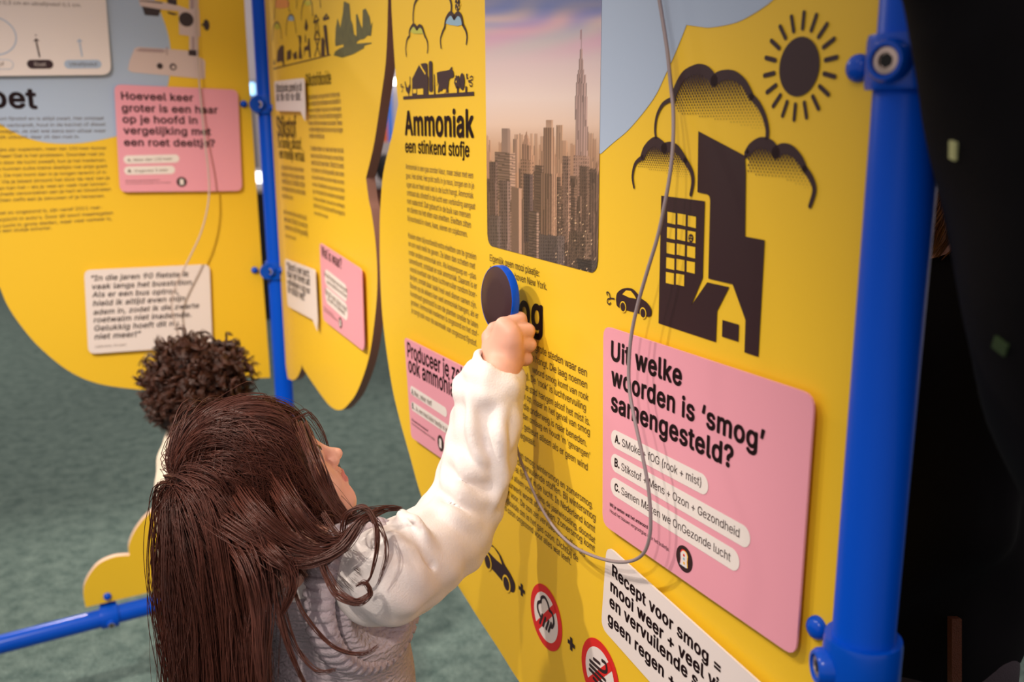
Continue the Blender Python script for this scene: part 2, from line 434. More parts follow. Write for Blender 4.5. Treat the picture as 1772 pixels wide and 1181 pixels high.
lathe('shaft', [((b.x - a.x) / 2 + .03, .05), ((b.x - a.x) / 2 + .03, z1)], mblu, Matrix.Identity(4), bc, 24)
lathe('base_plate', [(.14, 0), (.14, .05)], mg, Matrix.Identity(4), bc, 24)
# dark seat top on the counter
p = at(654, 285, 11.6)
def lamp_mat(n, c, s):
    m = bpy.data.materials.new(n); m.use_nodes = True; b = m.node_tree.nodes['Principled BSDF']; b.inputs['Emission Color'].default_value = (*c, 1); b.inputs['Emission Strength'].default_value = s; return m
mbag = mat('black_fabric', (0.01, 0.009, 0.01), .9)
bm = bmesh.new(); bmesh.ops.create_uvsphere(bm, u_segments=24, v_segments=16, radius=.12, matrix=Matrix.Translation((0, 0, .17)) @ Matrix.Diagonal((1, .8, 1.42, 1)))
bag = bm_obj('backpack', bm, mbag); bag.location = (p.x, 12.2, ztop + .06); tag(bag, 'black rounded backpack standing on the far counter', 'bag')
lm = lamp_mat('lit_lamp', (1, .96, .9), 9); lmb = lamp_mat('blue_lit_screen', (.25, .6, 1), 2.2); lmw = lamp_mat('white_lit_screen', (.95, .97, 1), 3)
for k, (px, py, rr, mm, lb) in enumerate(((674, 138, .035, lmb, 'small pale blue lit lamp on the far wall'), (682, 141, .045, lm, 'small white lit lamp on the far wall, right of the blue one'))):
    q = at(px, py, 16.5); e = empty('wall_lamp', Matrix.Translation((q.x, 16.6, q.z))); tag(e, lb, 'lamp')
    fr = Matrix.Rotation(math.pi / 2, 4, 'X'); lathe('lamp_glass', [(rr, .04), (rr * .9, .09)], mm, fr, e, 20); lathe('lamp_base', [(rr * 1.1, 0), (rr * 1.1, .04)], mg, fr, e, 20)
def screen(x0, x1, y0, y1, fwd, m, label, legs=True):
    a, b = at(x0, y0, fwd), at(x1, y1, fwd); e = empty('lit_screen', Matrix.Translation(((a.x + b.x) / 2, fwd, 0))); tag(e, label, 'screen'); h = (b.x - a.x) / 2
    V, F = box_np(-h, h, -.03, 0, b.z, a.z); mesh_np('screen_glass', V, F, m, e, False)
    V, F = box_np(-h - .03, h + .03, 0, .06, b.z - .03, a.z + .03); mesh_np('screen_housing', V, F, mg, e, False)
    V, F = box_np(-.03, .03, .01, .05, .02, b.z - .03); mesh_np('stand_leg', V, F, mg, e, False)
    V, F = box_np(-.25, .25, -.15, .2, 0, .02); mesh_np('stand_foot', V, F, mg, e, False)
screen(422, 442, 144, 164, 9.0, lmb, 'blue lit screen seen between left board and blue post, upper one')
screen(432, 456, 298, 316, 8.4, lmw, 'white lit screen seen between left board and blue post, lower one')
a, b = at(425, 340, 8.0), at(462, 340, 8.0)
cb = empty('black_cabinet', Matrix.Translation(((a.x + b.x) / 2, 7.9, 0))); tag(cb, 'black cabinet far behind the slot beside the left blue post', 'cabinet')
V, F = box_np(-.16, .16, -.2, .2, .0, at(440, 330, 8.0).z); mesh_np('cabinet_body', V, F, mbag, cb, False)
V, F = box_np(-.17, .17, -.21, .21, at(440, 330, 8.0).z, at(440, 330, 8.0).z + .03); mesh_np('cabinet_top', V, F, mg, cb, False)

# ------------------------------------------------------------------ blue tube frame
def grub_screw(parent, frame, r=.0085):
    o = lathe('screw_boss', [(r * 1.75, -.004), (r * 1.7, .006), (r * 1.45, .0095), (r * 1.15, .0098), (r * 1.1, .006)], M['blue'], frame, parent, 28)
    lathe('grub_screw', [(r * 1.02, .004), (r * 1.02, .0078), (r * .62, .0082), (r * .56, .0066)], M['steel'], frame, o, 20)
    lathe('hex_socket', [(r * .55, .0066), (r * .54, .0071)], M['black'], frame, o, 6, False)

def fitting(post, z, hgt, R, screw_dir, lug_dir, lug_len, rot=0):
    """collar round a tube (tube radius R) with a set-screw boss and a flat lug"""
    f = empty_part('clamp_fitting', post)
    R2 = R * 1.26
    lathe('collar', [(R * 1.02, -hgt / 2), (R2 * .97, -hgt / 2), (R2, -hgt / 2 + .004), (R2, hgt / 2 - .004), (R2 * .97, hgt / 2), (R * 1.02, hgt / 2)], M['blue'], Matrix.Translation((0, 0, z)), f, 40)
    sd = Vector(screw_dir).normalized(); fr = axis_frame(tuple(sd * (R2 - .002) + Vector((0, 0, z))), sd)
    r = .0085
    lathe('screw_boss', [(r * 1.8, -.006), (r * 1.75, .006), (r * 1.5, .0095), (r * 1.18, .0098), (r * 1.12, .006)], M['blue'], fr, f, 28)
    lathe('grub_screw', [(r * 1.05, .003), (r * 1.05, .0078), (r * .64, .0082), (r * .6, .0066)], M['steel'], fr, f, 20)
    lathe('hex_socket', [(r * .59, .006), (r * .57, .0074)], M['black'], fr, f, 6, False)
    if lug_len:
        ld = Vector(lug_dir).normalized(); nd = Vector((0, 0, 1)).cross(ld)
        V = []; hh = hgt * .42; tk = .0035
        prof = [(R * .9, -hh), (R * 1.3 + lug_len - hh * .6, -hh)] + [(R * 1.3 + lug_len - hh * .6 + hh * .9 * math.cos(t), hh * math.sin(t)) for t in np.linspace(-1.2, 1.2, 9)] + [(R * 1.3 + lug_len - hh * .6, hh), (R * .9, hh)]
        for sgn in (-1, 1):
            for a, b in prof: q = ld * a + nd * (tk * sgn + .022) + Vector((0, 0, z + b)); V.append(tuple(q))
        n = len(prof); F = [tuple(range(n)), tuple(range(2 * n - 1, n - 1, -1))] + [(i, (i + 1) % n, n + (i + 1) % n, n + i) for i in range(n)]
        mesh_np('lug', V, F, M['blue'], f, False)
    return f
def empty_part(name, parent):
    o = bpy.data.objects.new(name, None); COL.objects.link(o); o.parent = parent; return o

TR = .02415
def post(P, label, z1=2.35):
    e = empty('frame_post', Matrix.Translation((P.x, P.y, 0))); tag(e, label, 'post', 'blue tube posts of the display frame')
    lathe('tube', [(TR, .012), (TR, z1), (TR * .8, z1 + .006)], M['blue2'], Matrix.Identity(4), e, 48)
    lathe('floor_flange', [(.062, 0), (.062, .008), (.034, .012), (.031, .05), (TR, .052)], M['blue'], Matrix.Identity(4), e, 40)
    return e
uM, uL, nM = PM.u, P1.u, PM.n
def zat(P, py): # height on a post for a pixel row
    lo, hi = -1, 4
    for _ in range(50):
        m = (lo + hi) / 2
        if project((P.x, P.y, m))[1] > py: lo = m
        else: hi = m
    return lo
rp = post(P_RIGHTPOLE, 'thick blue tube post in front at the right end of the long yellow board')
to_eye = Vector((-P_RIGHTPOLE.x, -P_RIGHTPOLE.y, 0)).normalized()
sdir = (to_eye * .90 + (-uM) * .42).normalized()
fitting(rp, zat(P_RIGHTPOLE, 108), .037, TR, sdir, -uM, .0)
fitting(rp, zat(P_RIGHTPOLE, 1152), .052, TR, (to_eye * .75 + (-uM) * .75), -uM, .0)
lp = post(P_LEFTPOLE, 'blue tube post at the corner between the left board and the slim one')
for py in (181, 467): fitting(lp, zat(P_LEFTPOLE, py), .047, TR, (Vector((-P_LEFTPOLE.x, -P_LEFTPOLE.y, 0)).normalized() * .8 - uL * .6), -uL, .012)

def bolt(parent, org, xy, r, plane, h=.0, name='bolt_head'):
    lathe(name, [(r, 0), (r, .002), (r * .93, .0045), (r * .75, .0068), (r * .45, .0085), (r * .15, .0092)], M['blue'], Matrix.Translation((xy[0] - org[0], xy[1] - org[1], h)), parent, 28)

# low rail of the left frame
qa, qb = P1.L(50, 1102), P1.L(250, 1050); slope = (qb[1] - qa[1]) / (qb[0] - qa[0])
ra = P_LEFTPOLE - uL * .03; rb = P_LEFTPOLE - uL * 1.15; smid = uL.dot((ra + rb) / 2); zr = qa[1] + slope * (smid - qa[0]); Rt = Matrix.Translation((0, 0, zr)) @ Matrix.Rotation(-math.atan(slope), 4, 'Y') @ Matrix.Translation((0, 0, -zr))
rl = empty('frame_rail', Matrix.Translation(((ra.x + rb.x) / 2, (ra.y + rb.y) / 2, 0)) @ Matrix.Rotation(TH, 4, 'Z')); tag(rl, 'low horizontal blue tube rail running behind the girl near the floor', 'rail')
Ln = (ra - rb).length
lathe('tube', [(TR, -Ln / 2), (TR, Ln / 2)], M['blue'], Rt @ axis_frame((0, 0, zr), (1, 0, 0)), rl, 40)
lathe('floor_foot', [(.03, 0), (.03, .01), (.014, .012), (.014, zr - .02 - abs(slope) * Ln / 2)], M['blue'], Matrix.Translation((-Ln / 2 + .06, 0, 0)), rl, 24)
q = P1.L(189, 1062, .02); xl = (P1.W(q[0], q[1]) - (ra + rb) / 2).dot(uL)
f = empty_part('clamp_fitting', rl); zc_ = zr + slope * xl; f.matrix_local = Matrix.Translation((0, 0, zc_ - zr))
lathe('collar', [(TR * 1.02, -.022), (TR * 1.24, -.022), (TR * 1.26, -.018), (TR * 1.26, .018), (TR * 1.24, .022), (TR * 1.02, .022)], M['blue'], axis_frame((xl, 0, zr), (1, 0, 0)), f, 36)
fr = axis_frame((xl + .002, -TR * 1.2, zr - .010), (0, -1, -.35))
lathe('screw_boss', [(.013, -.006), (.0125, .002), (.010, .0045), (.0085, .0046)], M['blue'], fr, f, 24)
lathe('grub_screw', [(.0085, .001), (.0085, .005), (.005, .0052)], M['steel'], fr, f, 16)
lathe('hex_socket', [(.005, .005), (.0048, .0056)], M['black'], fr, f, 6, False)
V, F = box_np(xl - .02, xl + .02, .019, .023, zr + TR * .6, zr + .058); mesh_np('lug', V, F, M['blue'], f, False)

# ------------------------------------------------------------------ long yellow board (right)
TOPZ = 2.02; BT = .018
left_edge = [(672, -420), (673, -250), (676, -100), (677, 0), (680, 60), (684, 120), (689, 181)]
left_low = [(689, 181), (678, 235), (664, 295), (659, 345), (657, 400), (658, 480), (663, 560), (676.8, 660), (690.8, 723), (708.6, 787), (731, 865), (775, 980), (815.8, 1051.6), (860, 1119.6), (899, 1181), (960, 1262), (1040, 1345), (1130, 1410)]
def LP(plane, pts): return [plane.L(x, y) for x, y in pts]
sR = uM.dot(P_RIGHTPOLE)
up = [tuple(p) for p in catmull(LP(PM, left_edge), 6)]; lo = [tuple(p) for p in catmull(LP(PM, left_low), 6)]
zb = lo[-1][1]
out_main = [p for p in up if p[1] < TOPZ] + lo[1:] + [(lo[-1][0] + .12, zb - .01), (sR - .028, zb + .02), (sR - .028, TOPZ), (up[0][0], TOPZ)]
orgM = (sR - .45, 1.25)
bd = empty('display_board', PM.frame(*orgM)); tag(bd, 'long yellow cloud-edged board with skyline picture and smog drawings', 'display board')
slab('board', [(x - orgM[0], y - orgM[1]) for x, y in out_main], -BT, 0, [M['yellow'], M['edge']], bd)
H0 = .0005
HPR = [H0]
def A_(): return Art(PM, HPR[0], orgM)

# light-blue sky area
a = A_()
bnd = [(1040, 266), (1060, 248), (1090, 222), (1130, 172), (1152, 128), (1170, 88), (1188, 43)]
bnd2 = [(1188, 43), (1210, 46), (1230, 47.5), (1270, 40), (1300, 26), (1335, 2), (1370, -35), (1395, -80), (1410, -140)]
P = [tuple(p) for p in catmull(a.loc(bnd), 6)] + [tuple(p) for p in catmull(a.loc(bnd2), 6)][1:]
P = [p for p in P if p[1] < TOPZ - .005]
tl = (a.loc([(1040, 0)])[0][0], TOPZ - .005)
a.poly_l(P + [(P[-1][0], TOPZ - .005), tl, (tl[0], P[0][1])], M['sky']); a.build('blue_sky_print', bd); HPR[0] = H0 + .0004

# skyline picture: printed photograph, colours per vertex
def skyline(px, py):
    """ink colour of the printed picture at picture position (arrays)"""
    K = [(-220, (92, 108, 150)), (-40, (104, 116, 158)), (12, (118, 124, 164)), (35, (182, 160, 182)), (60, (196, 170, 184)), (110, (214, 192, 194)), (170, (226, 206, 198)), (215, (222, 194, 176)), (262, (190, 152, 124)), (330, (150, 116, 94)), (400, (112, 88, 76)), (480, (74, 60, 58))]
    ys = [k[0] for k in K]; col = np.stack([np.interp(py, ys, [k[1][j] for k in K]) for j in range(3)], -1).astype(float)
    n = np.sin(px * .045 + py * .16 + 2.2 * np.sin(px * .021 - py * .05)) * np.exp(-((py - 28) / 26.) ** 2)
    col += n[..., None] * np.array([-20, -10, 6.])
    n2 = np.sin(px * .03 + py * .09 + 1.3) * np.exp(-((py - 62) / 30.) ** 2); col += n2[..., None] * np.array([8, -8, 0.])
    rg = np.random.default_rng(5)
    def block(x0, x1, y0, y1, c, kind=0, fog=0.0, lit=.35):
        nonlocal col
        ins = (px >= x0) & (px <= x1) & (py >= y0 + (px - x0) * .10) & (py <= y1)
        t = np.clip((px - x0) / max(x1 - x0, 1), 0, 1)
        f = np.where(t > .72, 1 + lit, 1.0)
        if kind == 1: f = f * np.where(np.mod(px - x0, 4.2) < 1.7, .66, 1.0)
        if kind == 2: f = f * np.where(np.mod(py - y0 - .15 * (px - x0), 5.0) < 2.2, .66, 1.0)
        if kind == 3: f = f * np.where((np.mod(px - x0, 4) < 2.0) & (np.mod(py - y0, 6) < 3.2), .62, 1.0)
        c = np.array(c, float) * f[..., None]
        base = np.stack([np.interp(py, ys, [k[1][j] for k in K]) for j in range(3)], -1)
        fo = np.clip(fog + np.clip((py - y0) / max(y1 - y0, 1), 0, 1) * .25 * (fog > 0), 0, 1)
        c = c * (1 - fo[..., None]) + base * fo[..., None]
        col = np.where(ins[..., None], c, col)
    for k in range(70):        # hazy far rows
        x = rg.uniform(835, 1040); wd = rg.uniform(4, 10); y = rg.uniform(228, 300); block(x, x + wd, y, 420, (150, 112, 88), 1 if k % 2 else 0, .55 - (y - 228) / 260)
    tw = (168, 138, 132)       # tall tower
    block(1005.6, 1007.4, 52, 90, (150, 120, 125), 0, .15, 0); 
    for x0, x1, y0 in ((1004.4, 1008.8, 84), (1003, 1010.5, 102), (1001, 1012.5, 120), (999, 1015.5, 127), (997.5, 1017, 142), (996.5, 1018, 165)): block(x0, x1, y0, 330, tw, 1, .1, .12)
    block(994, 1021, 268, 400, (158, 124, 108), 3, .15, .1)
    for k in range(46):
        x = rg.uniform(838, 1040); wd = rg.uniform(8, 17); y = rg.uniform(285, 390); g = rg.uniform(.65, 1.1)
        block(x, x + wd, y, 478, tuple(np.array((112, 88, 74)) * g), int(rg.integers(0, 4)), .12, rg.uniform(.2, .7))
    block(869, 884, 222, 300, (120, 98, 88), 0, .12, .2); block(889, 897, 240, 300, (132, 104, 88), 1, .2)
    for k in range(8): block(911.5 - k * 1.0, 912.5 + k * 1.0, 226 + k * 3.2, 330, (146, 112, 92), 0, .1, .3)
    block(905, 921, 250, 330, (140, 106, 86), 1, .1, .3); block(902, 924, 275, 345, (136, 104, 84), 3, .05, .3)
    block(857, 893, 262, 345, (122, 98, 84), 2, .0, .55); block(848, 862, 280, 440, (86, 68, 62), 3, 0, .5)
    block(946, 958, 207, 222, (150, 116, 94), 0, .1, .3); block(941, 960, 220, 440, (134, 104, 84), 1, .0, .45); block(936, 964, 300, 440, (124, 96, 78), 1, 0, .5)
    block(964, 975, 216, 300, (158, 122, 96), 1, .25, .3); block(974, 988, 270, 420, (120, 94, 80), 3, 0, .4)
    block(865, 884, 312, 445, (96, 78, 72), 3, 0, .5); block(886, 904, 325, 455, (112, 88, 74), 0, 0, .7); block(907, 923, 300, 420, (74, 60, 58), 3, 0, .45); block(916, 934, 365, 460, (96, 78, 68), 2, 0, .8)
    block(846, 868, 372, 440, (88, 74, 70), 3, 0, .3); block(933, 978, 405, 470, (84, 72, 68), 3, 0, .25); block(985, 1024, 400, 478, (92, 74, 62), 3, 0, .35); block(1000, 1034, 448, 480, (62, 54, 50), 2, 0, .5)
    hs = np.sin(px * 12.9898 + py * 78.233) * 43758.5453; hs = hs - np.floor(hs)
    wgt = np.clip((py - 290) / 90, 0, 1) * np.clip(1.2 - np.abs(px - 1000) / 60, .15, 1)
    col *= (1 + (hs - .5)[..., None] * .35 * wgt[..., None])
    col = np.where(((hs > .985) & (py > 330) & (px > 960))[..., None], np.array([226, 190, 150.]), col)
    return np.clip(col, 0, 255)
x0 = (PM.L(843, 200)[0] + PM.L(839.5, 60)[0]) / 2; x1 = (PM.L(1039.5, 100)[0] + PM.L(1037.5, 400)[0]) / 2; zb_ = (PM.L(851, 424)[1] + PM.L(1030, 476)[1]) / 2; zt_ = TOPZ - .01
nx, nz = 150, 420
gx = np.linspace(x0, x1, nx); gz = zb_ + (zt_ - zb_) * np.linspace(0, 1, nz); r_ = .016
X, Z = np.meshgrid(gx, gz, indexing='ij')
# rounded lower corners
for i in range(nx):
    e = min(gx[i] - x0, x1 - gx[i])
    if e < r_: low = zb_ + r_ - math.sqrt(max(r_ * r_ - (r_ - e) ** 2, 0)); Z[i] = low + (zt_ - low) * np.linspace(0, 1, nz)
PW = np.array([PM.W(0, 0)])[0]; W_ = X[..., None] * np.array(PM.u) + Z[..., None] * np.array([0, 0, 1]) + PW
D = W_ - np.array(EYE); k_ = FPX / (D @ np.array(_F)); pxs = 886 + (D @ np.array(CR)) * k_; pys = 590.5 - (D @ np.array(CU)) * k_
cl = skyline(pxs, pys) / 255.0; lin = np.where(cl <= .04045, cl / 12.92, ((cl + .055) / 1.055) ** 2.4)
lin = np.clip(lin * 0.98, 0, 1)
idx = np.arange(nx * nz).reshape(nx, nz); Fq = np.stack([idx[:-1, :-1], idx[1:, :-1], idx[1:, 1:], idx[:-1, 1:]], -1).reshape(-1, 4)
Vq = np.stack([X - orgM[0], Z - orgM[1], np.full_like(X, H0 + .0003)], -1).reshape(-1, 3)
ph = mesh_np('skyline_picture', Vq, Fq, attr_mat('printed_skyline'), bd, False); tag(ph, 'printed picture of a hazy city skyline')
at_ = ph.data.color_attributes.new('print', 'FLOAT_COLOR', 'POINT'); at_.data.foreach_set('color', np.concatenate([lin.reshape(-1, 3), np.ones((nx * nz, 1))], 1).astype(np.float32).ravel())

INK, SOFT, YEL = M['ink'], M['ink_soft'], M['yellow']
def zz(ox, oy, sc): return lambda *p: [(ox + x / sc, oy + y / sc) for x, y in p]
# farm pictogram
a = A_(); z = zz(690, 0, 4.218)
a.poly(z((32, 704), (548, 669), (548, 698), (32, 727)), INK)
a.poly(z((98, 700), (98, 575), (150, 470), (215, 560), (215, 692)), INK, .0001); a.poly(z((160, 466), (195, 460), (208, 465), (215, 690), (196, 690), (196, 540)), INK, .0002)
a.stroke(z((152, 468), (196, 540)), .0035, YEL, .0004, 0, False)
a.poly(z((105, 652), (130, 650), (130, 680), (105, 682)), YEL, .0004); a.poly(z((137, 650), (180, 646), (180, 690), (137, 692)), YEL, .0004)
a.poly(z((219, 460), (224, 447), (232, 444), (241, 449), (245, 462), (248, 660), (243, 670), (230, 672), (222, 664)), INK, .0002)
a.poly(z((256, 540), (261, 541), (266, 688), (257, 690)), INK, .0002)
a.poly(z((278, 530), (300, 522), (352, 515), (372, 508), (384, 488), (388, 505), (398, 520), (402, 545), (400, 562), (390, 568), (372, 572), (366, 590), (360, 640), (362, 676), (350, 678), (344, 648), (318, 650), (316, 664), (300, 664), (292, 676), (285, 676), (292, 620), (282, 590)), INK, .0002)
a.poly(z((384, 497), (391, 485), (392, 503)), INK, .0003); a.poly(z((325, 660), (343, 658), (345, 676), (327, 678)), YEL, .0004)
a.stroke(z((281, 536), (285, 580), (280, 626)), .0016, INK, .0003, 4)
a.circle(*z((463, 596))[0], 14.8, INK, .0002, .74)
a.poly(z((405, 605), (410, 570), (440, 550), (450, 640), (420, 648)), INK, .0003); a.poly(z((411, 556), (426, 548), (424, 570)), INK, .0003)
for x in (425, 486): a.poly(z((x, 630), (x + 12, 630), (x + 12, 680), (x, 680)), INK, .0003)
a.poly(z((492, 540), (503, 535), (500, 560), (510, 572), (496, 580)), INK, .0003); a.circle(*z((421, 596))[0], 2.0, YEL, .0005)
a.poly(z((43, 598), (47, 592), (55, 632), (68, 640), (80, 612), (79, 562), (83, 556), (84, 640), (78, 670), (73, 684), (70, 696), (68, 682), (55, 668)), INK, .0002)
for xx in (70, 76): a.stroke(z((xx, 680), (xx, 702)), .0012, INK, .0003, 0)
for pts in (((22, 616), (14, 622), (18, 634), (30, 632), (36, 640)), ((26, 640), (28, 656), (22, 670)), ((520, 566), (530, 556), (540, 562), (536, 580), (508, 592)), ((512, 600), (524, 600), (534, 606), (536, 622), (524, 630), (518, 618))): a.stroke(z(*pts), .0016, INK, .0003, 4)
a.build('farm_pictogram', bd)
a = A_()
# gas clouds over the farm, tinted
a.poly(z((85, 232), (90, 200), (108, 184), (133, 210), (150, 192), (172, 212), (186, 246), (160, 246), (110, 246)), M['green'], 0)
a.poly(z((338, 170), (345, 130), (378, 98), (405, 130), (430, 100), (458, 132), (466, 178), (430, 190), (370, 180)), M['cyan'], 0)
CL = []
for pts, w in ((((55, 410), (51, 350), (60, 290), (78, 262)), (.0025, .0035)), (((78, 262), (80, 222), (108, 182), (133, 210)), (.004, .006)), (((133, 210), (150, 190), (168, 198), (182, 236), (190, 262)), (.006, .004)), (((190, 262), (206, 296), (212, 340), (208, 386)), (.0035, .0025)),
               (((107, 180), (104, 120), (112, 40), (132, -4), (180, -60)), (.003, .0045)), (((381, 92), (384, 40), (372, -10), (340, -70)), (.0045, .0045)),
               (((309, 352), (304, 290), (318, 236), (335, 200)), (.0025, .004)), (((335, 200), (345, 140), (378, 97), (405, 128)), (.004, .0075)), (((405, 128), (430, 99), (455, 120), (468, 180)), (.0075, .005)), (((468, 180), (490, 225), (498, 270), (493, 322)), (.005, .0028))):
    a.stroke(z(*pts), w, INK, .0003, 6)
a.build('gas_cloud_drawing', bd); a = A_()
a.circle(*z((428, 42))[0], 9, INK, .0002, 1.15); a.poly(z((410, 20), (418, -20), (436, -26), (446, 18)), INK, .0002)
for x, y, r in ((411, 50, 2.2), (425, 64, 2.0), (441, 54, 2.4), (450, 34, 2.2), (432, 36, 2.0), (420, 28, 1.6), (430, 4, 2.2)): a.circle(*z((x, y))[0], r, YEL, .0004, .8, 14)
a.build('molecule_drawing', bd)

# headings
a = A_(); a.text('Ammoniak', (700.5, 232.8), (819.9, 237), INK, .028, .94); a.build('heading_lettering', bd); a = A_(); a.text('een stinkend stofje', (701.1, 263.4), (811.8, 271.5), INK, .018, .96); a.build('subheading_lettering', bd); a = A_(); a.text('Smog', (849, 545.5), (938.8, 572.8), INK, .03, 1.0)
a.build('heading_lettering', bd)
# body text
L1 = [("Ammoniak is een gas zonder kleur, maar zeker met een", 701.9, 292.4, 818.4, 309), ("geur. Het stinkt. Het prikt zelfs in je neus, longen en in je", 702.5, 308, 819.8, 326.6), ("ogen als er heel veel van in de lucht hangt. Ammoniak", 703.3, 323.5, 818.7, 343.8), ("ontstaat als stikstof in de lucht een verbinding aangaat", 704, 337.7, 822, 362.8), ("met waterstof. Dat gebeurt in de buik van mensen", 704.5, 352.2, 813.7, 378), ("en dieren na het eten van eiwitten. Eiwitten zitten", 704.6, 366.6, 814.6, 395), ("bijvoorbeeld in vlees, kaas, eieren en sojabonen.", 705.2, 381.8, 808.5, 410.9),
 ("Koeien eten bijvoorbeeld extra eiwitten om te groeien", 706.4, 411.6, 823.7, 450.1), ("en om veel melk te geven. Ze laten dan scheten met", 706.9, 425.8, 821.9, 466.1), ("onder andere ammoniak erin. Als koeienpoep en -plas", 707.2, 440.5, 823.3, 484.1), ("samenkomt, ontstaat er ook ammoniak. Daarom is er", 707.8, 454.8, 824.8, 500.8), ("vooral overlast van deze luchtvervuiler rondom boer-", 709, 469.3, 825.1, 516.4), ("derijen, omdat daar vaak heel veel dieren samen zijn.", 709.2, 483.2, 824.2, 534.2), ("Boven op de akkers kan veel ammoniak hangen, als er", 709.9, 497.8, 827.4, 552), ("kunstmest gestrooid is om de planten sneller te laten", 710.4, 512, 826.9, 568.9), ("groeien. Ammoniak inademen is ongezond en het stof-", 711, 526.6, 827.8, 584), ("je zorgt ook voor de aanmaak van ongezond fijnstof.", 711.7, 540.8, 825.1, 600.5)]
a = A_()
for s, xa, ya, xb, yb in L1: a.text(s, (xa, ya), (xb, yb), SOFT, 0, 1.12)
a.build('ammonia_text', bd)
L2 = [("hangt boven van grote steden waar een", 868, 577, 1014.9, 652.6), ("een hangt. Die laag noemen", 912, 620.8, 1015.4, 673.3), ("woord smog komt van rook", 921, 645, 1017.8, 695), ("(fog). De 'rook' is luchtvervuiling", 899.3, 650.6, 1013.2, 712), ("boven de stad hangen alsof het mist is.", 885.4, 662, 1020, 737.3), ("stijgt rook op, maar in het geval van smog", 880, 676, 1020, 754.2), ("luchtlaag die onderweg is naar beneden.", 876, 690, 1014.6, 773.7), ("smog dan omlaag en houdt 'm 'gevangen'", 886.2, 712.8, 1020.3, 794.9), ("d. Dit gebeurt alleen als er geen wind", 889, 732.2, 1016.3, 815.2), ("ng wegwaait.", 886.5, 749.5, 926.2, 773.5),
 ("twee soorten smog: wintersmog en zomersmog.", 868, 769, 1025.2, 881.3), ("zitten in de vervuilende stoffen. Bij wintersmog", 870, 786, 1029.9, 902.6), ("vooral fijnstof in de lucht. In Nederland komt", 879, 807, 1029.3, 922.9), ("eigenlijk alleen voor tijdens de jaarwisseling, doordat", 866, 814, 1029.3, 941.6), ("t vuurwerk wordt afgestoken. Zomersmog komt", 871.3, 835.5, 1028.9, 956.5), ("vaker voor. De zon zet vervuilende stoffen als", 866.7, 846.7, 1012, 965.2), ("kstofdioxide om in het gas ozon. Dichtbij de", 863.2, 859.9, 1000, 973.7), ("arde is ozon ongezond voor alles wat leeft.", 859.1, 871.1, 987.8, 978.8)]
a = A_()
for s, xa, ya, xb, yb in L2: a.text(s, (xa, ya), (xb, yb), INK, -.004, 1.08)
a.build('smog_text', bd)
a = A_(); a.text('Eigenlijk geen mooi plaatje:', (847.5, 451.6), (932.7, 478.9), INK, -.004, 1.08); a.text('een smoglaag boven New York.', (847.5, 468.9), (946.1, 502.7), INK, -.004, 1.08); a.build('picture_caption', bd)

# city pictogram
a = A_(); z7 = zz(1030, 0, 3.281); z8 = zz(1030, 330, 3.81)
tower = z7((585, 745), (850, 885)) + [(1290.5, 300)] + z8((988, 303), (1117, 327), (1075, 1097), (983, 1067), (990, 855), (905, 618), (745, 580), (757, 60), (752, 38), (738, 24), (680, 12)) + z7((580, 1090))
a.poly(tower, INK)
a.poly(z8((435, 33), (722, 70), (708, 575), (633, 757), (738, 605), (883, 637), (803, 795), (795, 1000), (417, 875)), INK)
a.poly(z8((838, 853), (947, 885), (943, 997), (835, 963)), INK)
for r in range(5):
    for c in range(3):
        if r == 4 and c == 2: continue
        x = (478, 545, 613)[c] - 2.5 * r; y = (140, 240, 340, 440, 537)[r] + (0, 10, 24)[c]
        a.poly(z8((x, y), (x + 53, y + 9), (x + 52, y + 84), (x - 1, y + 72)), YEL, .0003)
c, r = a.circle(*z8((634, 314))[0], 7.4, INK, .0005)
a.circle_l((c[0] - r * .35, c[1] + r * .25), r * .16, YEL, .0007, 1, 10); a.circle_l((c[0] + r * .35, c[1] + r * .25), r * .16, YEL, .0007, 1, 10)
a.stroke_l([(c[0] - r * .4, c[1] - r * .5), (c[0], c[1] - r * .25), (c[0] + r * .4, c[1] - r * .5)], r * .18, YEL, .0007, False)
a.build('city_pictogram', bd)
# smoke clouds with halftone dots
a = A_()
clouds = [([(348, 795), (340, 740), (350, 660), (385, 592), (440, 560)], [(445, 560), (455, 515), (500, 432), (560, 397), (600, 393), (640, 412), (675, 458)], [(675, 458), (700, 436), (750, 424), (800, 434), (850, 478), (888, 550)], [(888, 550), (925, 590), (960, 660), (978, 740), (972, 805)]),
          ([(220, 1065), (212, 1000), (228, 930), (268, 892)], [(268, 892), (285, 848), (320, 812), (350, 806), (392, 842)], [(392, 842), (430, 832), (470, 852), (512, 912)], [(512, 912), (545, 970), (555, 1030), (543, 1105)]),
          ([(855, 890), (858, 880), (862, 872), (866, 862)], [(862, 872), (885, 838), (925, 812), (960, 810), (1000, 830), (1025, 868)], [(1025, 868), (1060, 846), (1110, 852), (1160, 900), (1190, 960)], [(1190, 960), (1225, 1010), (1245, 1080), (1220, 1170)])]
W4 = ((.0028, .0045), (.0072, .0105), (.0105, .0062), (.0062, .0042))
for cset in clouds:
    a = A_()
    for pts, w in zip(cset, W4): a.stroke(z7(*pts), w, INK, .0002, 6)
    a.build('smoke_cloud_outline', bd)
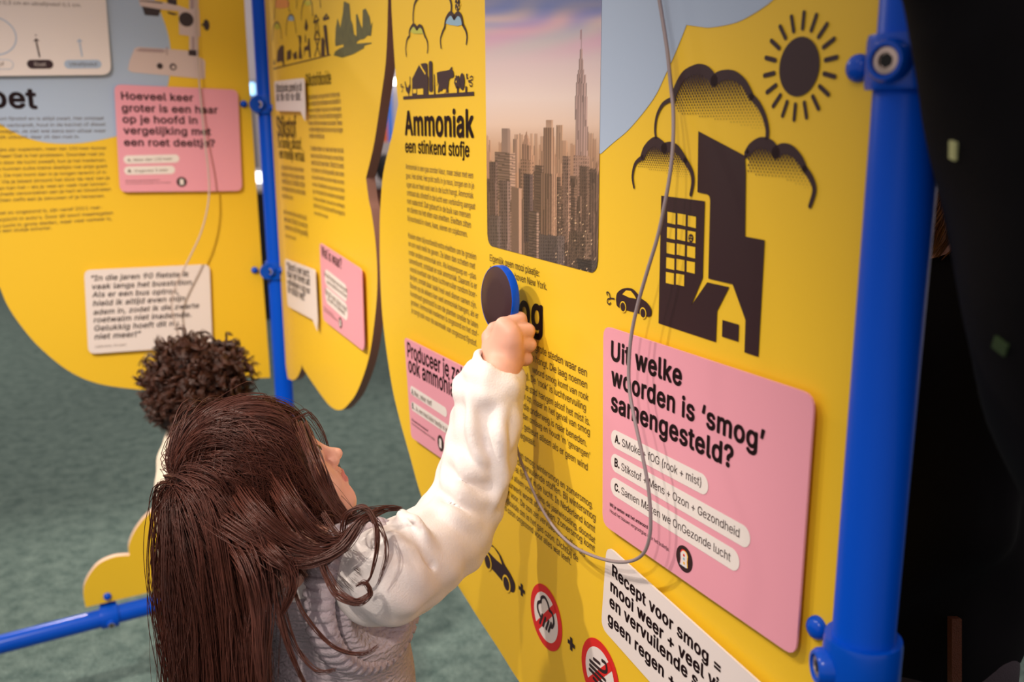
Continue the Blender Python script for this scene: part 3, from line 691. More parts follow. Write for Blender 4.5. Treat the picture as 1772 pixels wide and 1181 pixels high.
def dots(region, x0, x1, y0, y1, step, r0):
    a = A_()
    P = [a.p.L(*q, a.h) for q in z7(*region)]; n = len(P)
    def inside(p):
        c = False
        for i in range(n):
            A, B = P[i], P[i - 1]
            if (A[1] > p[1]) != (B[1] > p[1]) and p[0] < (B[0] - A[0]) * (p[1] - A[1]) / (B[1] - A[1]) + A[0]: c = not c
        return c
    q0 = a.p.L(*z7((x0, y0))[0], a.h); q1 = a.p.L(*z7((x1, y1))[0], a.h)
    zt, zb2 = q0[1], q1[1]; row = 0; y = zt
    while y > zb2:
        x = q0[0] + (row % 2) * step / 2
        while x < q1[0]:
            if inside((x, y)): a.circle_l((x, y), max(r0 * (1 - .85 * ((zt - y) / (zt - zb2)) ** .9), .00022), INK, .0001, 1, 7)
            x += step
        y -= step * .62; row += 1
    a.build('halftone_dots', bd)
dots([(450, 560), (500, 440), (560, 400), (600, 396), (640, 415), (675, 462), (750, 430), (800, 440), (850, 485), (890, 555), (930, 600), (955, 660), (968, 760), (800, 700), (460, 640)], 430, 985, 395, 735, .0042, .0022)
dots([(262, 905), (285, 855), (320, 818), (350, 812), (392, 848), (430, 838), (470, 858), (510, 915), (540, 975), (545, 1040), (400, 980), (240, 950)], 225, 555, 815, 1010, .0037, .0019)
dots([(862, 880), (885, 845), (925, 818), (960, 816), (1000, 836), (1025, 872), (1060, 852), (1110, 858), (1160, 905), (1190, 965), (1215, 1010), (1232, 1085), (1050, 1010), (865, 985)], 850, 1245, 815, 1075, .0042, .0021)
# sun
a = A_(); c, r = a.circle(1382.3, 115.6, 51.5, INK)
for k in range(18):
    t = 2 * math.pi * (k + .35) / 18; a.stroke_l([(c[0] + r * 1.27 * math.cos(t), c[1] + r * 1.27 * math.sin(t)), (c[0] + r * 1.78 * math.cos(t), c[1] + r * 1.78 * math.sin(t))], r * .165, INK)
a.build('sun_pictogram', bd)
# cars
def car(a, z, body, win, wheels, puffs, rw, wpuff):
    a.poly(z(*body), INK, 0, 4); a.poly(z(*win), YEL, .0003)
    for x, y in wheels: a.circle(*z((x, y))[0], rw * 1.3, YEL, .0004); a.circle(*z((x, y))[0], rw, INK, .0006)
    for p in puffs: a.stroke(z(*p), wpuff, INK, .0002, 5)
a = A_()
car(a, z8, [(138, 700), (146, 674), (175, 650), (215, 642), (248, 650), (275, 676), (300, 708), (340, 738), (366, 775), (370, 815), (356, 832), (330, 828), (270, 806), (215, 792), (150, 768), (138, 735)], [(180, 684), (205, 658), (236, 662), (258, 688), (272, 714), (225, 706)], [(185, 767), (317, 808)], [[(126, 714), (100, 708), (96, 690), (88, 672), (76, 672), (80, 688)], [(100, 714), (84, 716), (80, 736), (92, 750), (102, 740)]], 7.6, .0016)
a.build('small_car_pictogram', bd)
a = A_(); zb6 = zz(800, 920, 4.524)
car(a, zb6, [(140, 92), (172, 86), (214, 94), (258, 132), (300, 190), (330, 258), (372, 326), (402, 388), (412, 432), (404, 472), (382, 474), (352, 440), (310, 388), (262, 330), (222, 286), (170, 222), (146, 170)], [(188, 122), (214, 108), (250, 130), (288, 188), (312, 260), (272, 228), (212, 166)], [(200, 238), (347, 410)], [[(128, 116), (106, 98), (100, 84)], [(110, 108), (86, 106), (80, 128), (92, 148), (104, 136)]], 11, .0022)
a.build('car_pictogram', bd)
for x, y in ((464.5, 458), (853, 882)):
    a = A_(); p = zb6((x, y))[0]; q = a.p.L(*p, a.h); s = .0092
    a.stroke_l([(q[0] - s, q[1]), (q[0] + s, q[1])], .0058, INK, .0002, False); a.stroke_l([(q[0], q[1] - s), (q[0], q[1] + s)], .0058, INK, .0003, False); a.build('plus_sign', bd)
# red prohibition signs
def sign(cx, cy, rpx, kind):
    a = A_(); c, r = a.circle(cx, cy, rpx, M['red'], 0, 1, 48); a.circle_l(c, r * .76, M['white'], .0002, 1, 48)
    t = math.radians(45); a.stroke_l([(c[0] - r * .8 * math.cos(t), c[1] - r * .8 * math.sin(t)), (c[0] + r * .8 * math.cos(t), c[1] + r * .8 * math.sin(t))], r * .25, M['red'], .0004, False)
    S = lambda pts, w: a.stroke_l(catmull([(c[0] + r * x, c[1] + r * y) for x, y in pts], 6), r * w, INK, .0006)
    if kind == 'rain':
        S([(-.34, -.12), (-.5, .02), (-.5, .22), (-.36, .34), (-.3, .36)], .1); S([(-.3, .36), (-.26, .52), (-.06, .62), (.14, .52), (.24, .34)], .1); S([(.24, .34), (.42, .32), (.52, .1), (.42, -.12), (.3, -.14)], .1)
        for x in (-.26, -.06, .14, .3): S([(x + .06, -.02), (x - .1, -.36)], .1)
    else:
        S([(-.5, .16), (.1, .18), (.36, .3), (.32, .5), (.14, .5)], .1); S([(-.5, .02), (.3, .0)], .1); S([(-.52, -.12), (.16, -.16), (.42, -.28), (.36, -.5), (.18, -.46)], .1); S([(-.3, .32), (0, .34)], .1); S([(-.3, -.28), (0, -.32)], .1)
    a.build('prohibition_sign', bd)
sign(944.6, 1068.8, 52.5, 'rain'); sign(1037.8, 1168, 57, 'wind')
for x, y, r in ((1481, 118, .0105), (1410, 1088, .0105)): bolt(bd, orgM, PM.L(x, y, .004), r, PM)

def info_icon(a, cx, cy, rpx, colour=True):
    c, r = a.circle(cx, cy, rpx, INK, 0, 1, 40)
    arch = lambda k, dx, dy: [(c[0] + r * (k * x + dx), c[1] + r * (k * y + dy)) for x, y in ((-.42, -.58), (-.36, -.1), (-.38, .1), (-.4, .35), (-.24, .58), (0, .64), (.24, .58), (.4, .35), (.38, .1), (.36, -.1), (.42, -.58))]
    if colour:
        a.poly_l(arch(1, -.09, -.04), M['cyan'], .0002); a.poly_l(arch(1, -.05, .09), M['red'], .0003); a.poly_l(arch(1, .08, .03), M['gold'], .0004)
    a.poly_l(arch(.98, 0, 0), M['white'], .0005)
    if colour:
        for x, y, m in ((.0, .3, 'red'), (.02, .02, 'cyan'), (.05, -.3, 'gold')): a.circle_l((c[0] + r * x, c[1] + r * y), r * .11, M[m], .0007, 1, 16)

# ---------------- cards on the long board
e, A = card(PM, 'question_card', [(1044, 563.5), (1409, 684.5), (1376.5, 1139), (1042.5, 907.5)], M['pink'], 'large pink card with question about smog and three white answers', 'card', .014)
a = A(); a.text('Uit welke', (1057, 622), (1179.5, 668.8), INK, .03, 1.0); a.text('woorden is ‘smog’', (1057.5, 665.5), (1322, 784.5), INK, .03, 1.0); a.text('samengesteld?', (1057, 709.5), (1268, 811.8), INK, .03, 1.0); a.build('question_text', e)
for s, l, r, rp_, b0, b1, t0, t1 in (('A', (1066, 760.8), (1214, 837.5), 15.6, (1063.7, 765.8), (1072.4, 769.2), (1076.2, 772.7), (1213, 843)), ('B', (1066, 802.5), (1285, 927.5), 15.8, (1063.2, 807), (1071.5, 811), (1075, 814.2), (1279, 931.2)), ('C', (1065.5, 844), (1266.5, 968), 16, (1063.2, 848.8), (1071.5, 853), (1075, 855.7), (1263.6, 973))):
    a = A(); a.pill(l, r, rp_, M['pill']); o = a.build('answer_label', e)
    a = A(); a.h += .0003; a.text(s + '.', b0, b1, INK, .03, 1.15); a.text({'A': 'SMoke + fOG (rook + mist)', 'B': 'Stikstof + Mens + Ozon + Gezondheid', 'C': 'Samen Maken we OnGezonde lucht'}[s], t0, t1, INK, -.006, 1.05); a.build('answer_text', e)
a = A(); a.text('Wil je weten wat het antwoord is?', (1054.9, 875.8), (1128.4, 920.9), INK, .012, 1.1); a.text('Houd het blauwe vergrootglas voor het bolletje.', (1055.4, 886.8), (1158, 955.3), INK, -.004, 1.1); a.build('hint_text', e)
a = A(); info_icon(a, 1184, 967.9, 22.5); a.build('round_icon', e)

e, A = card(PM, 'question_card', [(699.5, 584), (865, 667), (869, 868), (711.5, 757)], M['pink'], 'small pink card about producing ammonia, partly behind the raised white sleeve', 'card', .010)
a = A(); a.text('Produceer je zelf', (705, 617), (806, 668), INK, .02, 1.15); a.text('ook ammoniak?', (707, 643), (802, 697), INK, .02, 1.15); a.build('question_text', e)
a = A(); a.pill((713, 676), (770, 713.5), 7.6, M['pill']); a.build('answer_label', e); a = A(); a.pill((714.5, 703.5), (836, 785), 7.6, M['pill']); a.build('answer_label', e)
a = A(); a.h += .0003
a.text('A.', (712.2, 682), (716, 684.5), INK, .03, 1.15); a.text('Nee, zeker niet!', (717, 685), (747, 703.5), SOFT, 0, 1.15); a.text('B.', (713, 706.5), (716.6, 709), INK, .03, 1.15); a.text('Ja, een heel klein beetje in je plas', (719, 711), (784, 756), SOFT, 0, 1.15); a.build('answer_text', e)
a = A(); a.text('Wil je weten wat het antwoord is?', (712.3, 728), (741, 748.5), INK, .01, 1.2); a.text('Houd het blauwe vergrootglas voor het bolletje.', (712.6, 734.5), (753, 764), SOFT, 0, 1.2); a.build('hint_text', e)
a = A(); info_icon(a, 762.4, 767.5, 13.5, False); a.build('round_icon', e)

e, A = card(PM, 'recipe_card', [(1049.5, 944), (1420, 1278), (1400, 1490), (1040, 1086)], M['white'], 'white card with smog recipe text at the bottom of the long board', 'card', .014)
a = A()
for s, p, q in (('Recept voor smog =', (1059, 996), (1246.5, 1168.5)), ('mooi weer + veel vi', (1056, 1022.2), (1243, 1199)), ('en vervuilende s', (1054.5, 1048.5), (1207, 1192)), ('geen regen +', (1051.5, 1076.5), (1167, 1192))): a.text(s, p, q, INK, .03, .95)
a.build('recipe_text', e)

# ------------------------------------------------------------------ slim yellow board (behind, same frame)
sL = uM.dot(P_LEFTPOLE)
rt = [(672, -250), (673, -120), (671.4, 0), (668, 100), (659, 171), (647, 250), (633.3, 307.7)]
rb_ = [(633.3, 307.7), (638, 345), (643, 368.8), (650, 422), (653, 481.5), (650, 538), (639, 616), (620.4, 672.6), (604.8, 697.6), (589, 710), (570.3, 702.3), (545.3, 669.4), (526.5, 641), (521.8, 630.3)]
lb_ = [(521.8, 630.3), (520.5, 640), (514, 653.8), (506, 658.5), (498, 655)]
Q = []
for seg in (rt, rb_, lb_): q = [tuple(p) for p in catmull(LP(PM, seg), 6)]; Q += q if not Q else q[1:]
sl = sL + .03
out2 = [p for p in Q if p[1] < TOPZ] ; out2 = [(out2[0][0], TOPZ)] + out2 + [(sl, Q[-1][1] + .03), (sl, TOPZ)]
org2 = (sum(p[0] for p in out2) / len(out2), 1.3)
b2 = empty('display_board', PM.frame(*org2)); tag(b2, 'slim yellow board with rounded lower end behind the girl, about nitrogen', 'display board')
slab('board', [(x - org2[0], y - org2[1]) for x, y in out2], -BT, 0, [M['yellow'], M['edge']], b2)
def A2(): return Art(PM, H0, org2)
a = A2(); z = zz(460, 0, 8.86)
a.poly(z((112, 1046), (985, 832), (1000, 848), (120, 1066)), INK)
for pts in ([(165, 960), (180, 780), (205, 740), (215, 710), (240, 700), (262, 690), (275, 700), (285, 1000), (265, 1010), (250, 940), (190, 950)], [(118, 990), (130, 900), (142, 990)], [(320, 930), (322, 790), (385, 755), (390, 900)], [(400, 790), (420, 830), (470, 780), (480, 900), (430, 915)], [(500, 900), (515, 690), (505, 570), (485, 560), (490, 545), (540, 545), (545, 590), (535, 700), (560, 900)], [(580, 890), (590, 720), (640, 700), (650, 590), (670, 580), (690, 880), (665, 890), (655, 770), (600, 780)], [(598, 560), (604, 520), (612, 560), (618, 650), (600, 650)], [(590, 430), (615, 280), (645, 400), (640, 450), (615, 480)], [(845, 860), (850, 600), (875, 565), (900, 620), (905, 850)], [(880, 400), (905, 378), (932, 395), (970, 830), (935, 845)]): a.poly(z(*pts), INK, .0002)
for pts in ([(770, 330), (745, 600), (830, 600), (790, 330)], [(760, 610), (830, 850)], [(815, 610), (750, 860)], [(735, 340), (765, 230), (815, 300), (740, 345)], [(745, 590), (785, 470), (825, 570)], [(880, 290), (930, 220), (970, 270), (890, 300)]): a.stroke(z(*pts), .005, INK, .0002, 0)
a.build('factory_pictogram', b2)
a = A2()
for pts in ([(1060, 650), (1070, 430), (1100, 280), (1140, 430), (1180, 200), (1195, 20), (1225, 30), (1280, 60), (1300, 300), (1330, 370), (1350, 520), (1390, 560), (1380, 230), (1400, 210), (1450, 380), (1480, 440), (1485, 150), (1530, 130), (1590, 260), (1610, 400), (1635, 330), (1610, 550), (1560, 545), (1500, 600), (1440, 610), (1395, 640), (1390, 670), (1620, 652), (1620, 668), (1510, 700), (1500, 740), (1340, 830), (1170, 885), (1040, 850), (1060, 790), (1130, 740), (1190, 720), (1190, 680), (1070, 710)],): a.poly(z(*pts), M['tree'])
a.build('tree_picture', b2)
a = A2()
TINTS = 1
for pts, m in (([(160, 0), (335, 0), (345, 110), (160, 120)], 'coral'), ([(595, 20), (690, 20), (680, 80), (605, 80)], 'lime'), ([(140, 370), (200, 370), (215, 440), (140, 440)], 'lime'), ([(345, 240), (420, 240), (430, 310), (345, 310)], 'cyan')): a.poly(z(*pts), M[m], 0, 3)
for pts in ([(130, 300), (140, 130), (160, -20), (240, -120), (330, -30), (350, 130), (370, 180)], [(545, 300), (550, 150), (590, 10), (650, -40), (700, 40), (720, 240)], [(105, 620), (110, 450), (140, 360), (190, 350), (225, 430), (240, 590)], [(310, 540), (320, 350), (360, 235), (410, 235), (440, 320), (465, 500)], [(470, 120), (475, -60)], [(840, 110), (825, -40)]): a.stroke(z(*pts), .004, SOFT, .0002, 5)
a.build('smoke_drawing', b2)
a = A2(); a.text('Stikstofdioxide', (529.6, 149.4), (573, 145.2), INK, .012, 1.25); a.build('heading_lettering', b2); a = A2(); a.text('Stikstof', (480.2, 236), (513.6, 237.6), INK, .025, 1.25); a.build('heading_lettering', b2); a = A2(); a.text('De familie stikstof,', (481.4, 255.8), (522.8, 258.8), INK, .012, 1.25); a.text('een moeilijk verhaal', (483.2, 273.4), (527.3, 280), INK, .012, 1.25); a.build('subheading_lettering', b2)
para = "Stikstofdioxide is een gas met een scherpe geur. Het ontstaat bij het verbranden van brandstof in motoren en fabrieken. Vooral auto's en vrachtwagens stoten het uit. In de lucht wordt het omgezet in andere stoffen die neerslaan op de bodem. Planten en dieren hebben daar last van en ook je longen worden er niet blij van. In drukke straten is er vaak veel meer van dan buiten de stad. Met schone auto's en meer fietsen wordt de lucht weer beter. Stikstof zit overal om je heen en is zelf niet gevaarlijk, maar samen met zuurstof wordt het een ander verhaal voor mens en natuur."
words = para.split(); wi = 0
def nextline(n):
    global wi; s = ''
    while len(s) < n: s += (' ' if s else '') + words[wi % len(words)]; wi += 1
    return s
a = A2()
for (l0, r0, l1, r1, n, k) in (((533.5, 172.5), (588.7, 166.8), (535.3, 238.9), (594, 241.9), 7, 46), ((537, 260.6), (594.5, 265), (543.5, 371), (597, 388), 10, 46), ((486.3, 292.6), (525.7, 298.5), (488, 342), (530, 352), 5, 34), ((490.7, 369.7), (530.8, 382), (493.7, 410), (535, 424), 4, 34)):
    for i in range(n):
        t = i / max(n - 1, 1); mixp = lambda p, q: (p[0] + (q[0] - p[0]) * t, p[1] + (q[1] - p[1]) * t)
        L_, R_ = mixp(l0, l1), mixp(r0, r1); f = 1 if i < n - 1 else .45
        a.text(nextline(k * f), L_, (L_[0] + (R_[0] - L_[0]) * f, L_[1] + (R_[1] - L_[1]) * f), SOFT, 0, 1.3)
a.build('nitrogen_text', b2)
for py in (181, 468):
    p = PM.L(491, py + 4, .004); bolt(b2, org2, (sl + .012, p[1]), .009, PM)

e, A = card(PM, 'speech_bubble_card', [(474, 141), (525.5, 135), (527.6, 191), (477.5, 192)], M['white'], 'white speech-bubble card at the top of the slim board', 'card', .012, [(527.2, 209), (520, 193)])
a = A(); a.text('Stikstofoxide spreek je uit', (477.8, 159.5), (522.3, 156.8), INK, .012, 1.25); a.text('als ‘stik-stof-ok-side’.', (478.5, 174.6), (521.6, 173.6), INK, .012, 1.25); a.build('bubble_text', e)
e, A = card(PM, 'speech_bubble_card', [(492.7, 447.7), (544.6, 467.4), (549, 557.3), (497.7, 530)], M['white'], 'white speech-bubble card with bold quote low on the slim board', 'card', .012, [(548.4, 573), (541, 553.5)])
a = A()
for i, s in enumerate(('“Stikstof is niet slecht,', 'maar een teveel aan', 'verbindingen is dat voor', 'de natuur wel!”')): a.text(s, (496.5 + i * .6, 466.5 + i * 13), (536 + i * .4 - (8 if i == 3 else 0), 480.8 + i * 14.6 - (2 if i == 3 else 0)), INK, .014, 1.2, .15)
a.build('bubble_text', e)
e, A = card(PM, 'question_card', [(552.5, 419.5), (625.5, 466.5), (630, 609), (559, 553.5)], M['pink'], 'pink card with question and two white answers on the slim board', 'card', .016)
a = A(); a.text('Wat is waar?', (556.4, 442.8), (591.6, 466.8), INK, .016, 1.25); a.build('question_text', e)
a = A(); a.pill((566, 481), (596.5, 506.5), 14, M['pill']); a.build('answer_label', e); a = A(); a.pill((567, 512), (597.5, 539), 14, M['pill']); a.build('answer_label', e)
a = A(); a.h += .0003
for s, p, q in (('De lucht bestaat voor een groot', (561, 477), (601, 508)), ('deel uit stikstof om ons heen', (566, 490.5), (600, 517)), ('Stikstof komt alleen maar', (562.5, 508), (600.5, 541)), ('uit auto’s en fabrieken', (567, 520.5), (597, 547))): a.text(s, p, q, SOFT, 0, 1.2)
a.build('answer_text', e); a = A(); info_icon(a, 589, 559, 9.5, False); a.text('Wil je weten wat het antwoord is?', (560, 532.5), (577, 547), SOFT, .0, 1.2); a.text('Houd het blauwe vergrootglas erop.', (560.5, 538), (584, 557), SOFT, 0, 1.2); a.build('round_icon', e)

# ------------------------------------------------------------------ left yellow board
re_ = [(418, -250), (420, -120), (422.8, 0), (429, 101.6), (439, 254), (445.7, 350), (454.4, 475), (463.8, 600.5), (467.5, 654)]
bot = [(467.5, 654), (455, 654.5), (437, 654.5), (424, 651), (410, 642)]
lob = [(410, 642), (392, 655), (350, 668), (305, 675), (267, 675.5), (234, 674), (169, 664), (118.5, 642), (68, 601), (34, 561), (12, 527), (0, 498)]
left_ = [(0, 498), (-30, 492), (-70, 470), (-110, 430), (-140, 370), (-150, 290), (-140, 200), (-118, 150)]
left2 = [(-118, 150), (-150, 60), (-160, -60), (-150, -250)]
Q = [tuple(p) for p in catmull(LP(P1, re_), 4)]
for seg in (bot, lob, left_, left2): Q += [tuple(p) for p in catmull(LP(P1, seg), 6)][1:]
Q = [p for p in Q if p[1] < TOPZ]; out1 = [(Q[0][0], TOPZ)] + Q + [(Q[-1][0], TOPZ)]
org1 = (P1.L(200, 300)[0], 1.3)
b1 = empty('display_board', P1.frame(*org1)); tag(b1, 'left yellow board about soot with curved lower edge and microscope picture', 'display board')
slab('board', [(x - org1[0], y - org1[1]) for x, y in out1], -BT, 0, [M['yellow'], M['edge_pale']], b1)
HB1 = [H0]
def A1(): return Art(P1, HB1[0], org1)
a = A1()
s1 = [(-100, 150), (-60, 178), (0, 214.5), (12, 222), (40, 236), (70, 245), (100, 248.5), (135, 248), (170, 243), (203, 235.5)]
s2 = [(203, 235.5), (232, 224), (262, 200), (283, 165), (292, 140), (296, 100), (291, 60), (278, 22), (268, 0), (255, -30), (235, -70), (215, -110)]
P = [tuple(p) for p in catmull(a.loc(s1), 5)] + [tuple(p) for p in catmull(a.loc(s2), 5)][1:]
P = [p for p in P if p[1] < TOPZ - .005]
a.poly_l(P + [(P[-1][0], TOPZ - .005), (P[0][0], TOPZ - .005)], M['sky']); a.build('blue_sky_print', b1); HB1[0] = H0 + .0004
# printed microscope
mmic = mat('printed_pale_metal', (0.66, 0.52, 0.49), .45); mmic2 = mat('printed_grey_metal', (0.42, 0.30, 0.30), .45); mmic3 = mat('printed_dark_metal', (0.03, 0.015, 0.018), .45)
a = A1(); z = zz(210, 0, 7.875)
a.poly(z((90, 950), (110, 830), (180, 660), (230, 640), (300, 645), (600, 665), (900, 690), (1060, 780), (1120, 810), (1140, 840), (1140, 1065), (1110, 1075), (640, 1030), (140, 985)), mmic)
a.poly(z((195, 690), (260, 655), (560, 670), (610, 700), (560, 720), (260, 705)), mmic2, .0002)
a.poly(z((610, 640), (630, 640), (632, 750), (612, 750)), mmic2, .0003); a.circle(*z((525, 900))[0], 5.2, mmic3, .0003); a.circle(*z((705, 912))[0], 6, mmic3, .0003); a.circle(*z((708, 916))[0], 3.2, mmic, .0004)
a.poly(z((925, -200), (1050, -200), (1050, 700), (925, 700)), mmic, .0001); a.poly(z((960, 500), (995, 500), (995, 690), (960, 690)), mmic2, .0003); a.poly(z((940, -200), (990, -200), (990, 120), (940, 120)), mmic2, .0003)
a.poly(z((915, 680), (1055, 685), (1055, 765), (915, 755)), mmic3, .0004)
a.poly(z((790, 470), (780, 150), (560, 130), (260, 85), (240, 20), (250, -40), (620, 40), (760, 70), (920, 130), (1060, 130), (1075, 500), (920, 490)), mmic, .0002)
a.poly(z((280, 85), (540, 130), (505, 220), (320, 205)), mmic3, .0004); a.poly(z((620, -30), (755, -10), (755, 75), (630, 45)), mmic3, .0004); a.poly(z((620, 155), (770, 190), (720, 208), (650, 190)), mmic3, .0004)
a.poly(z((250, 0), (560, 30), (560, 50), (250, 14)), mmic3, .0004)
a.circle(*z((885, 265))[0], 12.6, mmic3, .0005); a.circle(*z((1160, 340))[0], 9.6, mmic3, .0003, .55); a.poly(z((1095, 325), (1130, 325), (1130, 350), (1095, 350)), mmic3, .0003)
a.build('microscope_picture', b1)
a = A1(); a.text('Roet', (-52, 184), (65.5, 187.5), INK, .03, .98); a.build('heading_lettering', b1)
R1 = [("is een soort fijnstof en is altijd zwart. Het ontstaat", -42, 208.5, 180, 207.5), ("als je iets verbrandt, hout in de kachel of diesel", -36, 220.5, 183, 218), ("in vrachtwagen. Je ziet wel eens een uitlaat waar", -40, 230.5, 183.5, 229), ("zwarte rook uitkomt, daar zit dan roet in.", -44, 240.5, 138, 239.5),
 ("Roetdeeltjes zijn superklein, meer dan 150 keer dunner", -40, 262.5, 184.5, 258.5), ("dan een haar! Dat is het probleem. Doordat roet zo", -40, 274, 180.5, 269), ("klein is en door de lucht zweeft, kun je het inademen.", -40, 285.5, 184, 279.5), ("Je longen kunnen zulke kleine deeltjes niet altijd goed", -40, 296.5, 185, 290), ("opruimen. De roet komt dan in je longen terecht of in", -40, 308, 183.5, 300.5), ("je bloed. Via je bloed stroomt het door de rest van je", -40, 319.5, 190, 310.5), ("lichaam en kan het – als je veel en vaak roet binnen-", -40, 330.5, 188.5, 320.5), ("krijgt – schade veroorzaken aan je hart en bloedvaten", -40, 341, 192, 330), ("en misschien zelfs aan je zenuwen of je hersenen.", -40, 351.5, 181.5, 341.5),
 ("Omdat roet zo ongezond is, zijn vanaf 2011 roet-", -40, 374, 177, 361.5), ("filters verplicht in auto's. Door dit soort maatregelen", -40, 386, 195.5, 371), ("wordt de lucht in grote steden, waar veel verkeer is,", -40, 397, 193.5, 381), ("weer een stukje schoner.", -20, 404, 89.5, 397)]
a = A1()
for s, xa, ya, xb, yb in R1: a.text(s, (xa, ya), (xb, yb), SOFT, 0, .92)
a.build('soot_text', b1)
for x, y in ((422, 180), (441, 468)): bolt(b1, org1, P1.L(x, y, .004), .009, P1)

e, A = card(P1, 'diagram_card', [(-150, -140), (173, -132), (193, 129.5), (-150, 133)], M['white'], 'white card with size diagram and round labels at the upper left', 'card', .022)
a = A(); a.text('fijnstof 1 cm, roet 0,3 cm en ultrafijnstof 0,1 cm.', (-82, 4.5), (140.5, 12), SOFT, .004, .95); a.text('In dit voorbeeld is een haar een meter dik,', (-60, -7), (120, -1.5), SOFT, .004, .95); a.build('diagram_text', e)
a = A(); c = a.p.L(-12, 62, a.h); r = abs(a.p.L(-12, 62 + 33, a.h)[1] - c[1])
a.stroke_l([(c[0] + r * 1.12 * math.cos(t), c[1] + r * math.sin(t)) for t in np.linspace(0, 2 * math.pi, 49)], .0028, M['sky'], 0, False)
a.pill((-45, 111), (14, 111.5), 8.8, M['sky']); a.pill((-45, 111), (14, 111.5), 7.6, M['white'], .0002); a.pill((55, 111.2), (84, 111.2), 7.8, INK); a.pill((119, 111.3), (168, 110.8), 7.4, M['sky'])
for x0_, y0_, x1_, y1_, m in ((68.5, 98, 63, 70, INK), (142, 97, 138, 71, M['sky'])):
    a.stroke([(x0_, y0_), (x1_, y1_ + 3)], .0034, m, .0001, 0); a.poly([(x1_ - 5.5, y1_ + 1.5), (x1_ - .6, y1_ - 4), (x1_ + 5.5, y1_ + 1)], m, .0002)
a.circle(62, 61, 1.2, INK); a.build('diagram_print', e)
a = A(); a.h += .0005; a.text('Fijnstof', (-32, 114), (7.5, 114.5), SOFT, .004, .95); a.text('Roet', (59.5, 114.2), (80, 114.4), M['white'], .02, .95); a.text('Ultrafijnstof', (120.5, 114), (168.5, 114), SOFT, .004, .95); a.build('diagram_label_text', e)

e, A = card(P1, 'question_card', [(197.5, 146), (411.5, 155.5), (419, 330.5), (207.5, 332.5)], M['pink'], 'pink card about hair and soot size on the left board', 'card', .016)
a = A()
for s, p, q in (('Hoeveel keer', (210, 172), (335, 175.5)), ('groter is een haar', (211, 193), (377.5, 196.5)), ('op je hoofd in', (212.5, 212.5), (342, 214.5)), ('vergelijking met', (214, 232), (365.5, 234)), ('een roet deeltje?', (215, 252.5), (372.5, 254))): a.text(s, p, q, INK, .026, .93)
a.build('question_text', e)
for l, r, b, t in (((221.5, 276.5), (303, 274.5), 'A.', 'Meer dan 150 keer'), ((222.5, 295.5), (295.5, 294), 'B.', 'Ongeveer 5 keer')):
    a = A(); a.pill(l, r, 7.2, M['pill']); a.build('answer_label', e)
    a = A(); a.h += .0003; a.text(b, (l[0] - .5, l[1] + 3), (l[0] + 6, l[1] + 3), INK, .03, .95); a.text(t, (l[0] + 10, l[1] + 3), (r[0] - 4.5, r[1] + 2.5), SOFT, 0, .95); a.build('answer_text', e)
a = A(); a.text('Wil je weten wat het antwoord is?', (217, 314.5), (276, 312.8), SOFT, .01, .9); a.text('Houd het blauwe vergrootglas voor het bolletje.', (217, 319), (296, 317), SOFT, 0, .9); info_icon(a, 314.5, 315, 8.6, False); a.build('round_icon', e)

e, A = card(P1, 'quote_card', [(145.5, 468), (362.5, 457.5), (367.5, 598), (153, 613)], M['white'], 'white card with bold italic bus station quote low on the left board', 'card', .016)
a = A(); zq = zz(140, 440, 6.5625)
for s, p, q in (('“In die jaren 90 fietste ik', (118, 305), (1232, 255)), ('vaak langs het busstation.', (130, 400), (1280, 345)), ('Als er een bus optrok,', (128, 492), (1112, 447)), ('hield ik altijd even mijn', (138, 592), (1185, 530)), ('adem in, zodat ik die zwarte', (142, 690), (1345, 610)), ('roetwalm niet inademde.', (145, 780), (1255, 712)), ('Gelukkig hoeft dit nu', (155, 875), (1112, 812)), ('niet meer!”', (155, 970), (690, 935))): a.text(s, zq(p)[0], zq(q)[0], INK, .018, .95, .2)
a.text('(Jeannine, 54 jaar)', zq((165, 1065))[0], zq((515, 1040))[0], SOFT, 0, .95); a.build('quote_text', e)

# small cloud board on the low rail
cl = [[(148.5, 1051.7), (144.3, 1029), (148.5, 1007), (168, 979), (196, 965), (224, 962)], [(224, 962), (223, 945), (232.5, 921), (252, 895), (275, 878), (310, 868), (345, 872), (375, 893)], [(375, 893), (405, 898), (428, 922), (436, 955), (434, 985)]]
Q = []
for seg in cl: q = [tuple(p) for p in catmull(LP(P1, seg), 6)]; Q += q if not Q else q[1:]
orgc = (Q[0][0] + .2, zr + .05)
b3 = empty('cloud_board', P1.frame(*orgc)); tag(b3, 'small yellow cloud-shaped board standing on the low blue rail', 'display board')
slab('board', [(x - orgc[0], y - orgc[1]) for x, y in Q], -BT, 0, [M['yellow'], M['edge_pale']], b3)
bolt(b3, orgc, P1.L(186, 1033.5, .004), .010, P1)
